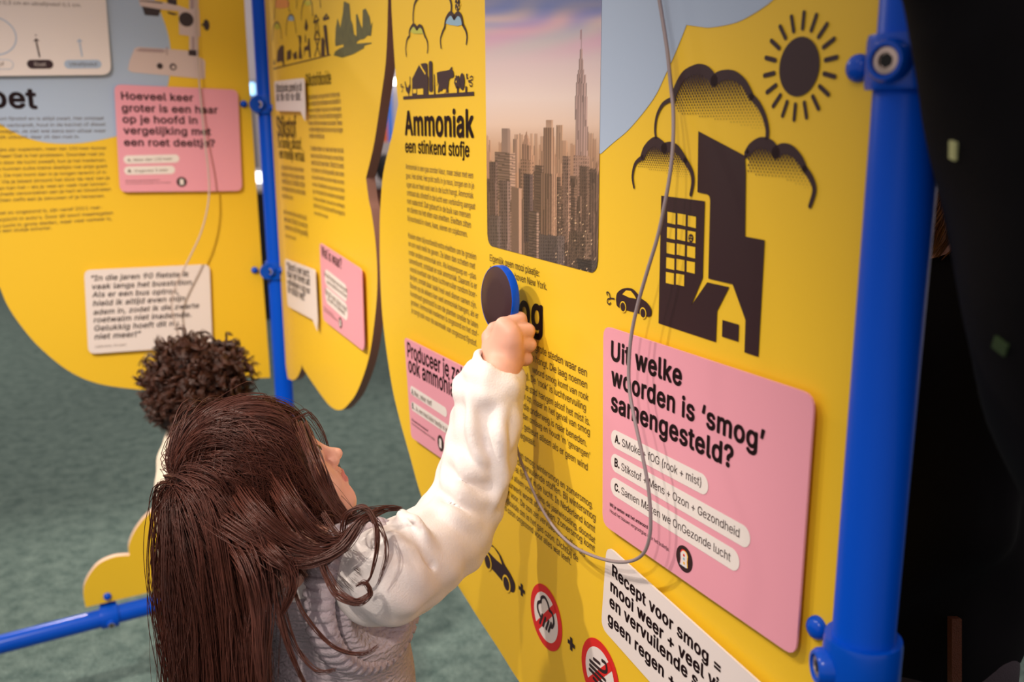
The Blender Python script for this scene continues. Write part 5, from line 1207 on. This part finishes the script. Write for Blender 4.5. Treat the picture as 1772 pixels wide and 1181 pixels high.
V, F = tubes_np(np.concatenate([P, Pf]), np.concatenate([rr, rf]), 3); mesh_np('hair', V - org_g, F, hairm, girl)
# under-layer keeps the scalp and the back of the neck covered
B = Body(HG.c - .19, HG.c + .19, .004); R_ = HG.R
B.ell(HG.P(-.012 * KH, 0, .022 * KH), np.array([.088, .075, .083]) * KH, R_, .02); B.ell(HG.P(-.035, 0, -.03), (.062, .072, .062), R_, .03)
B.ell(HG.P(.070 * KH, 0, -.040 * KH), np.array([.055, .085, .075]) * KH, R_, .012, 'sub'); B.ell(HG.P(.085 * KH, 0, .015 * KH), np.array([.045, .06, .042]) * KH, R_, .012, 'sub')
B.cap(HG.P(-.06, 0, -.03), neckb + V3(-.035, -.0, .005), .055, .045, .03); B.build('hair_cap', hairu, girl, org_g, 2)
# loose locks thrown over the shoulder
def locks(name, specs, m, parent, org, seed=9, bury=.06):
    rg = np.random.default_rng(seed); allP = []; allR = []
    for pts, nst, sp, r in specs:
        pts = [(pts[0][0], pts[0][1], pts[0][2] + bury)] + list(pts[1:]) if bury and nst > 24 else pts; P = np.array(catmull([A3(*p) for p in pts], 9)); n = len(P); idx = np.linspace(0, n - 1, 46); i0 = np.clip(idx.astype(int), 0, n - 2); P = P[i0] + (idx - i0)[:, None] * (P[i0 + 1] - P[i0])
        off = rg.normal(size=(nst, 1, 3)) * sp; pr = np.interp(np.linspace(0, 1, 46), [0, .3, .7, 1], [1, 1, .6, .25])[None, :, None]
        ww = .0012 * np.sin(rg.uniform(0, 6.28, (nst, 1, 3)) + np.linspace(0, 1, 46)[None, :, None] * rg.uniform(5, 14, (nst, 1, 1)))
        allP.append(P[None] + off * pr + ww); allR.append(np.broadcast_to(r * rg.uniform(.7, 1.2, (nst, 1)) * np.interp(np.linspace(0, 1, 46), [0, .7, 1], [1, .9, .3])[None], (nst, 46)))
    V, F = tubes_np(np.concatenate(allP), np.concatenate(allR), 4); return mesh_np(name, V - org, F, m, parent)
locks('loose_locks', [
    ([(470, 870, .96), (510, 930, .955), (560, 968, .95), (590, 940, .95), (620, 905, .955), (665, 882, .98), (695, 880, .985)], 26, .0035, .0006),
    ([(560, 890, .99), (590, 930, .965), (600, 890, .96), (630, 878, .96), (650, 905, .95), (652, 950, .94), (640, 1000, .935), (628, 1012, .935)], 14, .0022, .0006),
    ([(500, 940, .945), (548, 965, .935), (566, 1000, .925), (585, 1030, .915), (618, 1045, .91), (640, 1030, .915), (632, 1010, .915), (618, 1014, .915)], 24, .0022, .0006),
    ([(330, 860, .985), (400, 915, .955), (470, 955, .94), (540, 968, .935), (590, 955, .945)], 90, .0065, .0006),
    ([(400, 830, .975), (440, 890, .95), (500, 940, .94), (560, 955, .94), (610, 930, .955)], 90, .0065, .0006),
    ([(470, 820, .985), (500, 870, .965), (545, 925, .955), (590, 935, .955), (625, 900, .965)], 80, .0055, .0006),
    ([(522, 735, 1.0), (545, 790, .985), (568, 845, .975), (592, 880, .97), (612, 898, .97)], 44, .003, .0006),
    ([(380, 900, .955), (430, 970, .925), (450, 1050, .905), (452, 1130, .89), (458, 1200, .88)], 80, .006, .0006),
    ([(420, 900, .95), (470, 955, .925), (500, 985, .915), (505, 1020, .91), (490, 1060, .905)], 60, .005, .0006),
    ([(430, 930, .94), (480, 965, .935), (530, 975, .93), (590, 950, .935), (625, 905, .95), (650, 892, .96)], 30, .0036, .0006),
    ([(440, 900, .94), (470, 975, .925), (478, 1040, .91), (500, 1120, .895), (535, 1200, .89)], 18, .0024, .0006),
    ([(480, 950, .935), (505, 1010, .92), (530, 1065, .905), (575, 1120, .895), (625, 1133, .895), (655, 1118, .90)], 9, .0016, .00055),
    ([(478, 970, .93), (490, 1050, .91), (510, 1115, .90), (545, 1160, .89), (580, 1160, .89)], 8, .0018, .00055),
    ([(540, 800, 1.0), (560, 850, .985), (600, 900, .975), (640, 885, .98), (690, 882, .985)], 10, .003, .0006),
    ([(600, 905, .965), (632, 895, .96), (660, 915, .95), (668, 960, .935), (655, 1010, .93)], 8, .0016, .0006)], hairm, girl, org_g)

# ------------------------------------------------------------------ magnifier in her hand
nP = np.array(PM.n); uP = np.array(PM.u)
def magnifier(name, C, axis_n, down, R, label, group):
    """C disc centre, axis_n disc normal (towards the viewer), down: handle direction"""
    n_ = axis_n / np.linalg.norm(axis_n); dn = down - (down @ n_) * n_; dn /= np.linalg.norm(dn); x = np.cross(dn, n_)
    e = empty(name, Matrix(((x[0], -dn[0], n_[0], C[0]), (x[1], -dn[1], n_[1], C[1]), (x[2], -dn[2], n_[2], C[2]), (0, 0, 0, 1)))); tag(e, label, 'magnifier', group)
    I = Matrix.Identity(4)
    lathe('rim', [(R * .86, -.005), (R * .97, -.005), (R, -.0035), (R, .0035), (R * .975, .0058), (R * .955, .006), (R * .955, .004)], M['blue'], I, e, 64)
    lathe('lens_disc', [(R * .955, -.002), (R * .955, .0055), (R * .93, .0062), (R * .5, .0066)], mat('dark_brown_lens', (0.045, 0.017, 0.022), .38, .45), I, e, 64)
    V, F = tubes_np(np.array([[(0, -R * .9, -.001), (0, -R * 1.25, -.001), (0, -R * 1.8, -.001), (0, -R * 2.7, -.001), (0, -R * 2.95, -.001), (0, -R * 3.0, -.001)]]), np.array([[.010, .0075, .0078, .0085, .0075, .002]]), 16)
    mesh_np('handle', V, F, M['blue2'], e)
    return e, e.matrix_world @ Vector((0, -R * 2.98, -.001))
DC = A3(865.5, 517, 1.235); hend = A3(897, 646, 1.222)
mg1, hend_w = magnifier('magnifier', DC, nP + np.array(uP) * .06 + V3(0, 0, .05), hend - DC, .0435, 'round dark magnifier with blue rim held against the long board', 'magnifiers on cords')
# its cord, hanging in front of the board
def cord(name, plane, pts, r, m, parent, first=None, sides=10):
    P = [plane.W(*plane.L(x, y, h), h) for x, y, h in pts]
    if first is not None: P = [Vector(first)] + P
    top = plane.W(plane.u.dot(P[-1]), TOPZ + .012, .010); P += [P[-1].lerp(top, .6), top, plane.W(plane.u.dot(P[-1]), TOPZ + .014, -.03)]      # up and over the top edge of the board
    P = [Vector(tuple(p)) for p in catmull(P, 8)]
    inv = parent.matrix_world.inverted(); return tube(name, [tuple(inv @ p) for p in P], r, m, parent, sides)
bpy.context.view_layer.update()
cord('cord', PM, [(886, 672, .034), (884.5, 705, .03), (888, 745, .03), (897, 785, .03), (912, 825, .03), (932, 870, .03), (958, 912, .03), (990, 944, .030), (1025, 962, .030), (1060, 972, .030), (1090, 972, .031), (1112, 960, .032), (1123, 935, .033), (1126, 900, .034), (1122, 845, .036), (1112, 790, .038), (1098, 725, .038), (1090, 680, .036), (1088, 640, .034), (1092, 585, .032), (1103, 530, .030), (1120, 470, .028), (1138, 410, .025), (1152, 345, .022), (1161, 290, .018), (1165, 240, .014), (1165, 190, .010), (1161, 150, .008), (1155, 90, .008), (1146, 30, .008), (1141, 0, .008), (1132, -60, .008), (1122, -130, .008)], .0019, M['cord'], mg1, hend_w)

# ------------------------------------------------------------------ curly-haired child at the left board
KB = .93
HB = Head(A3(353, 670, 1.98), cdir(.45, .05, .88), cdir(-.02, .98, .2))
nb = HB.P(-.02, 0, -.095); zsb = nb[2] + .0
bb = np.array([nb[0] - .004, nb[1] + .0, 0]); sideb = np.array([.42, -.907, 0]); fb = np.cross(up_, sideb)
boy = empty('person', Matrix.Translation(bb)); tag(boy, 'child with curly brown hair in a cream top facing the left board', 'person')
zhb = zsb * .60; Rb = np.stack([sideb, fb, up_], 1); sbr = bb + sideb * .125 + up_ * (zsb - .03); sbl = bb - sideb * .125 + up_ * (zsb - .03)
lo2 = bb + V3(-.3, -.3, -.01); lo2[2] = -.01; hi2 = bb + V3(.3, .42, HB.c[2] + .15)
pf = V3(-s_, c_, 0); wrr = A3(352, 770, 2.16); elr = (sbr + wrr) / 2 + V3(.03, .02, -.07); ell_ = sbl + pf * .03 - up_ * .17; wrl = ell_ + pf * .10 - up_ * .10
B = Body(lo2, hi2, .0045); head_sdf(B, HB, nb, KB); B.cap(HB.P(-.02, 0, -.05), nb - V3(0, 0, .02), .042, .046, .02)
B.ell(bb + up_ * (zsb - .14), (.10, .075, .17), Rb, .03); B.ell(bb + up_ * (zhb + .02), (.10, .08, .1), Rb, .05)
for a_, b_, c3 in ((sbr, elr, wrr), (sbl, ell_, wrl)):
    B.cap(nb, a_, .04, .037, .03); B.cap(a_, b_, .035, .028, .02); B.cap(b_, c3, .028, .02, .02); d3 = (c3 - b_) / np.linalg.norm(c3 - b_); B.ell(c3 + d3 * .035, (.026, .026, .034), None, .015)
    sx = np.cross(d3, up_); sx /= np.linalg.norm(sx)
    for t in np.linspace(-1, 1, 4): q = c3 + d3 * .055 + sx * .021 * t; B.chain([q, q + d3 * .03, q + d3 * .042 - np.cross(sx, d3) * .012], [.0075, .007, .006], .003)
    B.chain([c3 + d3 * .02 + sx * .02, c3 + d3 * .045 + sx * .036], [.009, .007], .004)
for sg in (-1, 1):
    h = bb + sideb * sg * .06 + up_ * (zhb - .02); kn = bb + sideb * sg * .066 + up_ * zhb * .53 + fb * .01; an = bb + sideb * sg * .07 + up_ * .055
    B.cap(h, kn, .066, .045, .02); B.cap(kn, an, .044, .03, .02); B.cap(an - up_ * .02, an + fb * .1 - up_ * .032, .028, .02, .02)
B.build('body', skin, boy, bb, 2)
creamm = mat('cream_cotton', (0.72, 0.62, 0.50), .9, .2, bump=.3, bscale=300)
B = Body(lo2, hi2, .0055); B.ell(bb + up_ * (zsb - .13), (.125, .098, .185), Rb, .03); B.ell(bb + up_ * (zsb - .27), (.128, .10, .14), Rb, .05)
B.cap(nb - V3(0, 0, .02), sbr, .046, .048, .03); B.cap(nb - V3(0, 0, .02), sbl, .046, .048, .03)
for a_, b_, c3 in ((sbr, elr, wrr), (sbl, ell_, wrl)): B.cap(a_, b_, .047, .04, .02); B.cap(b_, c3 - (c3 - b_) * .1, .038, .031, .02)
B.cap(nb + V3(0, 0, .06), nb + V3(0, 0, .02), .05, .044, .004, 'sub')
B.build('cream_top', creamm, boy, bb, 2, lambda V: .003 * np.sin(V @ V3(60, 20, 45)) * np.sin(V @ V3(-30, 50, 38)))
B = Body(bb + V3(-.2, -.2, .03), bb + V3(.2, .25, zhb + .1), .007)
for sg in (-1, 1):
    h = bb + sideb * sg * .06 + up_ * (zhb - .02); kn = bb + sideb * sg * .066 + up_ * zhb * .53 + fb * .01; an = bb + sideb * sg * .07 + up_ * .075; B.cap(h, kn, .078, .058, .03); B.cap(kn, an, .057, .045, .03)
B.ell(bb + up_ * zhb, (.115, .095, .085), Rb, .04); B.build('trousers', denim, boy, bb, 2)
# curls: coiled locks
rg = np.random.default_rng(21); n = 620; d = rg.normal(size=(n * 3, 3)); d /= np.linalg.norm(d, axis=1, keepdims=True)
ok = (d[:, 2] > -.75) & ((d[:, 0] < .45) | (d[:, 2] > .55)); d = d[ok][:n]; n = len(d)
cB = HB.P(-.010, 0, .014); rad = np.array([.088, .074, .082]) * KB; p0 = cB + (d * rad) @ HB.R.T; nr = (d / rad) @ HB.R.T; nr /= np.linalg.norm(nr, axis=1, keepdims=True)
N = 30; t = np.linspace(0, 1, N); Ln = rg.uniform(.028, .052, n); ax = nr * .38 + np.array([0, 0, -.62]) + rg.normal(size=(n, 3)) * .28; ax /= np.linalg.norm(ax, axis=1, keepdims=True)
spine = p0[:, None] + nr[:, None] * (.016 * np.sin(t * 1.6))[None, :, None] + ax[:, None] * (Ln[:, None] * t)[..., None]
e1 = np.cross(ax, rg.normal(size=(n, 3))); e1 /= np.linalg.norm(e1, axis=1, keepdims=True); e2 = np.cross(ax, e1); w_ = rg.uniform(7, 14, n); phs = rg.uniform(0, 6.28, n); am = rg.uniform(.005, .0085, n)
ang = phs[:, None] + w_[:, None] * t; env = np.minimum(t * 4, 1)[None]
curl = spine + (am[:, None] * env * np.cos(ang))[..., None] * e1[:, None] + (am[:, None] * env * np.sin(ang))[..., None] * e2[:, None]
q = (curl - cB) @ HB.R; s_in = np.linalg.norm(q / (rad + .003), axis=2); k_in = np.where(s_in < 1, 1 / np.maximum(s_in, .2), 1); curl = cB + (q * k_in[..., None]) @ HB.R.T
per = 9; offs = rg.normal(size=(n, per, 1, 3)) * .0022; P = (curl[:, None] + offs).reshape(n * per, N, 3); rr = .00095 * rg.uniform(.7, 1.2, (n * per, 1)) * np.interp(t, [0, .8, 1], [1, .9, .3])[None]
V, F = tubes_np(P, rr, 3); curlm = mat('curly_brown_hair', (0.055, 0.018, 0.010), .36, .5); mesh_np('curly_hair', V - bb, F, curlm, boy)
B = Body(HB.c - .15, HB.c + .15, .006); B.ell(cB, rad * 1.08, HB.R, .01); B.ell(HB.P(-.05, 0, -.05), (.05, .062, .05), HB.R, .03); B.ell(HB.P(.10, 0, -.05), (.075, .09, .085), HB.R, .01, 'sub'); B.build('hair_cap', hairu, boy, bb, 2)
# the child's own magnifier and cord
C2 = A3(349, 668, 2.185)
mg2, h2 = magnifier('magnifier', C2, np.array(P1.n), V3(0, 0, -1) + sideb * -.1, .0415, 'magnifier on a thin grey cord at the left board, hidden by the curly head', 'magnifiers on cords')
bpy.context.view_layer.update()
cord('cord', P1, [(318, 640, .06), (311, 590, .05), (304, 565, .05), (299, 545, .05), (297, 522, .05), (301, 503, .05), (311, 480, .05), (330, 442, .05), (347, 405, .048), (358, 365, .045), (362, 330, .04), (360, 290, .035), (355, 250, .028), (350, 200, .022), (345.5, 150, .018), (342, 100, .015), (340, 50, .014), (339, 0, .014), (338, -80, .014)], .0021, M['cordlight'], mg2, h2)

# ------------------------------------------------------------------ two adults beyond the front post
blackm = mat('black_wool', (0.006, 0.0055, 0.007), .95, .06); blackc = mat('black_coat_cloth', (0.0045, 0.004, 0.005), .9, .12, noise=.3, nscale=30)
greyj = mat('dark_grey_denim', (0.055, 0.045, 0.055), .9, .1, bump=.4, bscale=400); strapm = mat('brown_braided_leather', (0.10, 0.028, 0.012), .6, .3, bump=1, bscale=700); askin = mat('adult_skin', (0.62, 0.30, 0.21), .5, .4, sss=.1); bhair = mat('light_brown_hair', (0.16, 0.065, 0.03), .4, .5)
# A: near adult in a black coat, arm raised to the post
FA = .62
chainA = [(A3(px, py, FA), r) for px, py, r in ((1668, -90, .042), (1767, 56, .051), (1824, 190, .069), (1905, 330, .088), (1955, 450, .098), (2025, 640, .103), (2095, 800, .105), (2160, 980, .110))]
pa = np.array([0.66, 0.60, 0.0]); chA = np.array([.60, .60, 1.36]); hiA = np.array([.66, .60, .95]); shA = A3(1870, 165, FA); elA = A3(1770, 40, FA); haA = np.array([P_RIGHTPOLE.x + .012, P_RIGHTPOLE.y - .05, 1.685]); hdA = np.array([.60, .60, 1.83]); sh2A = np.array([.74, .62, 1.55])
adA = empty('person', Matrix.Translation(pa)); tag(adA, 'adult in a black coat at the right edge, arm raised to the front post', 'person')
HA = Head(hdA, np.array([-.8, -.2, -.15]), up_)
def adult(e, pb, H, ch, hi_, shs, arms, coatm, grow, legs, legm, vox=.009, ka=1.0):
    lo_ = np.minimum.reduce([pb - .45, H.c - .3] + [a for arm in arms for a in arm]) - .12; hi__ = np.maximum.reduce([pb + .45, H.c + .2] + [a for arm in arms for a in arm]) + .12; lo_[2] = -.01
    B = Body(lo_, hi__, vox * .75); head_sdf(B, H, None, 1.12); nk = H.P(-.02, 0, -.14); B.cap(H.P(-.02, 0, -.06), nk, .052, .058, .02)
    B.cap(nk, ch, .06, .105, .05); B.cap(ch, hi_, .105, .095, .05)
    for a, b, c in arms:
        B.cap(nk, a, .05, .05, .03); B.cap(a, b, .048, .038, .02); B.cap(b, c, .038, .027, .02); d3 = (c - b) / np.linalg.norm(c - b); B.ell(c + d3 * .045, (.036, .036, .046), None, .02)
        sx = np.cross(d3, V3(.3, .2, .9)); sx /= np.linalg.norm(sx); sy = np.cross(sx, d3)
        for t in np.linspace(-1, 1, 4): q = c + d3 * .08 + sx * .028 * t; B.chain([q, q + d3 * .035, q + d3 * .045 + sy * .022], [.0095, .009, .008], .004)
        B.chain([c + d3 * .03 + sx * .03, c + d3 * .065 + sx * .05], [.011, .009], .005)
    for h, kn, an, ft in legs: B.cap(h, kn, .068, .052, .03); B.cap(kn, an, .050, .036, .03); B.cap(an, ft, .034, .026, .02)
    B.build('body', askin, e, pb, 2)
    B = Body(lo_, hi__, vox); B.cap(nk - V3(0, 0, .03), ch, .09, .145 + grow, .06); B.cap(ch, hi_, .145 + grow, .15 + grow, .06)
    for a, b, c in arms: B.cap(nk - V3(0, 0, .03), a, .075 * ka, .078 * ka, .05); B.cap(a, b, (.075 + grow * .5) * ka, (.062 + grow * .5) * ka, .03); B.cap(b, c, (.06 + grow * .5) * ka, (.045 + grow * .3) * ka, .02)
    return B, lo_, hi__, nk
legsA = [(hiA + V3(-.0, .09, -.02), V3(.66, .69, .50), V3(.70, .69, .09), V3(.56, .69, .035)), (hiA + V3(.0, -.08, -.02), V3(.66, .51, .50), V3(.70, .51, .09), V3(.56, .50, .035))]
B, l_, h_, nkA = adult(adA, pa, HA, chA, hiA, None, [(shA, elA, haA), (sh2A, sh2A + V3(.08, .05, -.28), sh2A + V3(-.02, .02, -.5))], blackc, .02, legsA, greyj, .009, .58)
B.chain([q for q, r in chainA], [r for q, r in chainA], .03); B.cap(hiA, V3(.68, .60, .66), .17, .18, .06); B.cap(V3(.68, .60, .30), V3(.68, .60, .50), .3, .14, .01, 'sub')
B.build('coat', blackc, adA, pa, 3, lambda V: .006 * np.sin(V @ V3(22, 10, 14)) * np.sin(V @ V3(-12, 24, 16)))
coat = bpy.data.objects['coat']; bpy.context.view_layer.update()
def stick(name, px, py, w, h, m, rot):
    d = ray(px, py); ok, loc, nrm, _ = coat.ray_cast(EYE - Vector(pa), d.normalized())
    if not ok: return
    x = nrm.cross(Vector((0, 0, 1))).normalized() * -1; y = nrm.cross(x).normalized() * -1; x, y = x * math.cos(rot) + y * math.sin(rot), y * math.cos(rot) - x * math.sin(rot)
    b = loc + nrm * .0012; V = [b + x * (sx * w / 2) + y * (sy * h / 2) + nrm * t for t in (-.003, .0008) for sx, sy in ((-1, -1), (1, -1), (1, 1), (-1, 1))]
    mesh_np(name, [tuple(v) for v in V], [(3, 2, 1, 0), (4, 5, 6, 7), (0, 1, 5, 4), (1, 2, 6, 5), (2, 3, 7, 6), (3, 0, 4, 7)], m, adA, False)
stick('sleeve_tag', 1652, 260, .0060, .0115, mat('pale_green_tag', (0.50, 0.52, 0.25), .7), .25); stick('sleeve_emblem', 1733, 598, .010, .010, mat('dark_green_thread', (0.03, 0.06, 0.015), .8), .5)
def trousers(e, pb, legs, m, hip, kk=1.0):
    B = Body(np.minimum.reduce([p for l in legs for p in l]) - .2, np.maximum.reduce([p for l in legs for p in l]) + .25, .010)
    for h, kn, an, ft in legs: B.cap(h, kn, .098 * kk, .075 * kk, .04); B.cap(kn, an, .072 * kk, .06 * kk, .04)
    B.ell(hip, (.16 * kk, .14 * kk, .12), None, .05); B.build('trousers', m, e, pb, 2)
    for h, kn, an, ft in legs:
        B = Body(np.minimum(an, ft) - .12, np.maximum(an, ft) + .12, .006); B.cap(an - V3(0, 0, .04), ft, .045, .036, .02); B.build('shoe', shoem, e, pb, 2)
trousers(adA, pa, legsA, greyj, hiA)
def adult_hair(e, H, pb, m, length, seed, n=260, kk=1.12):
    G, L, st = strands(H, kk, n, length, [(H.P(.03 * kk, 0, -.034 * kk), np.array([.05, .055, .066]) * kk, H.R, .012)], seed, wave=.05, inflate=.008, step=.014)
    P, rr = lockify(G, L, st, 6, .005, .0012, seed + 1); V, F = tubes_np(P, rr, 3); mesh_np('hair', V - pb, F, m, e)
    B = Body(H.c - .2, H.c + .2, .007); B.ell(H.P(-.012 * kk, 0, .022 * kk), np.array([.089, .076, .084]) * kk, H.R, .02); B.ell(H.P(.08 * kk, 0, -.03 * kk), np.array([.06, .09, .085]) * kk, H.R, .012, 'sub'); B.build('hair_cap', m, e, pb, 2)
adult_hair(adA, HA, pa, hairm, .10, 31)
PATCHES = 1
def patch(name, px, py, fwd, w, h, m, parent, org, rot=0):
    c = A3(px, py, fwd); pts = []
    for sx, sy in ((-1, -1), (1, -1), (1, 1), (-1, 1)):
        x, y = sx * w / 2, sy * h / 2; x, y = x * math.cos(rot) - y * math.sin(rot), x * math.sin(rot) + y * math.cos(rot); pts.append((x, y))
    V = [c + cdir(x, y, 0) - cdir(0, 0, .003) for x, y in pts] + [c + cdir(x, y, 0) + cdir(0, 0, .01) for x, y in pts]
    return mesh_np(name, np.array(V) - org, [(0, 1, 2, 3), (7, 6, 5, 4), (0, 4, 5, 1), (1, 5, 6, 2), (2, 6, 7, 3), (3, 7, 4, 0)], m, parent, False)

# B: adult behind, black sweater and dark jeans
pb_ = np.array([.60, 1.27, 0.0]); HBd = Head(A3(1572, 322, 1.24), np.array([-.6, .75, .05]), up_)
chB = A3(1612, 640, 1.27); hiB = A3(1592, 1040, 1.27); hiB[2] = .86; shB1 = chB + V3(.0, .15, .12); shB2 = chB + V3(.03, -.09, .10)
adB = empty('person', Matrix.Translation(pb_)); tag(adB, 'adult in a black sweater and dark jeans standing just behind the front post', 'person')
legsB = [(hiB + V3(-.04, .08, -.03), np.array([pb_[0] - .02, pb_[1] + .09, .48]), np.array([pb_[0], pb_[1] + .09, .09]), np.array([pb_[0] - .13, pb_[1] + .11, .035])), (hiB + V3(.03, -.07, -.03), np.array([pb_[0] + .03, pb_[1] - .08, .48]), np.array([pb_[0] + .03, pb_[1] - .08, .09]), np.array([pb_[0] - .10, pb_[1] - .05, .035]))]
B, l_, h_, nkB = adult(adB, pb_, HBd, chB, hiB, None, [(shB1, shB1 + V3(-.02, .06, -.28), shB1 + V3(-.12, .04, -.44)), (shB2, shB2 + V3(-.03, -.03, -.27), shB2 + V3(-.15, .0, -.40))], blackm, -.01, legsB, greyj, .008)
zhem = A3(1650, 1125, 1.22)[2]; B.cap(V3(hiB[0] - .05, hiB[1], zhem - 1.5), V3(hiB[0] + .05, hiB[1], zhem - 1.5), 1.5, 1.5, .006, 'sub')
B.build('sweater', blackm, adB, pb_, 3, lambda V: .004 * np.sin(V @ V3(30, 12, 24)) * np.sin(V @ V3(-16, 28, 12)))
trousers(adB, pb_, legsB, greyj, hiB - V3(.0, 0, .02), .74)
adult_hair(adB, HBd, pb_, bhair, .06, 41, 220)
patch('strap', 1654, 1180, 1.10, .0125, .16, strapm, adB, pb_)
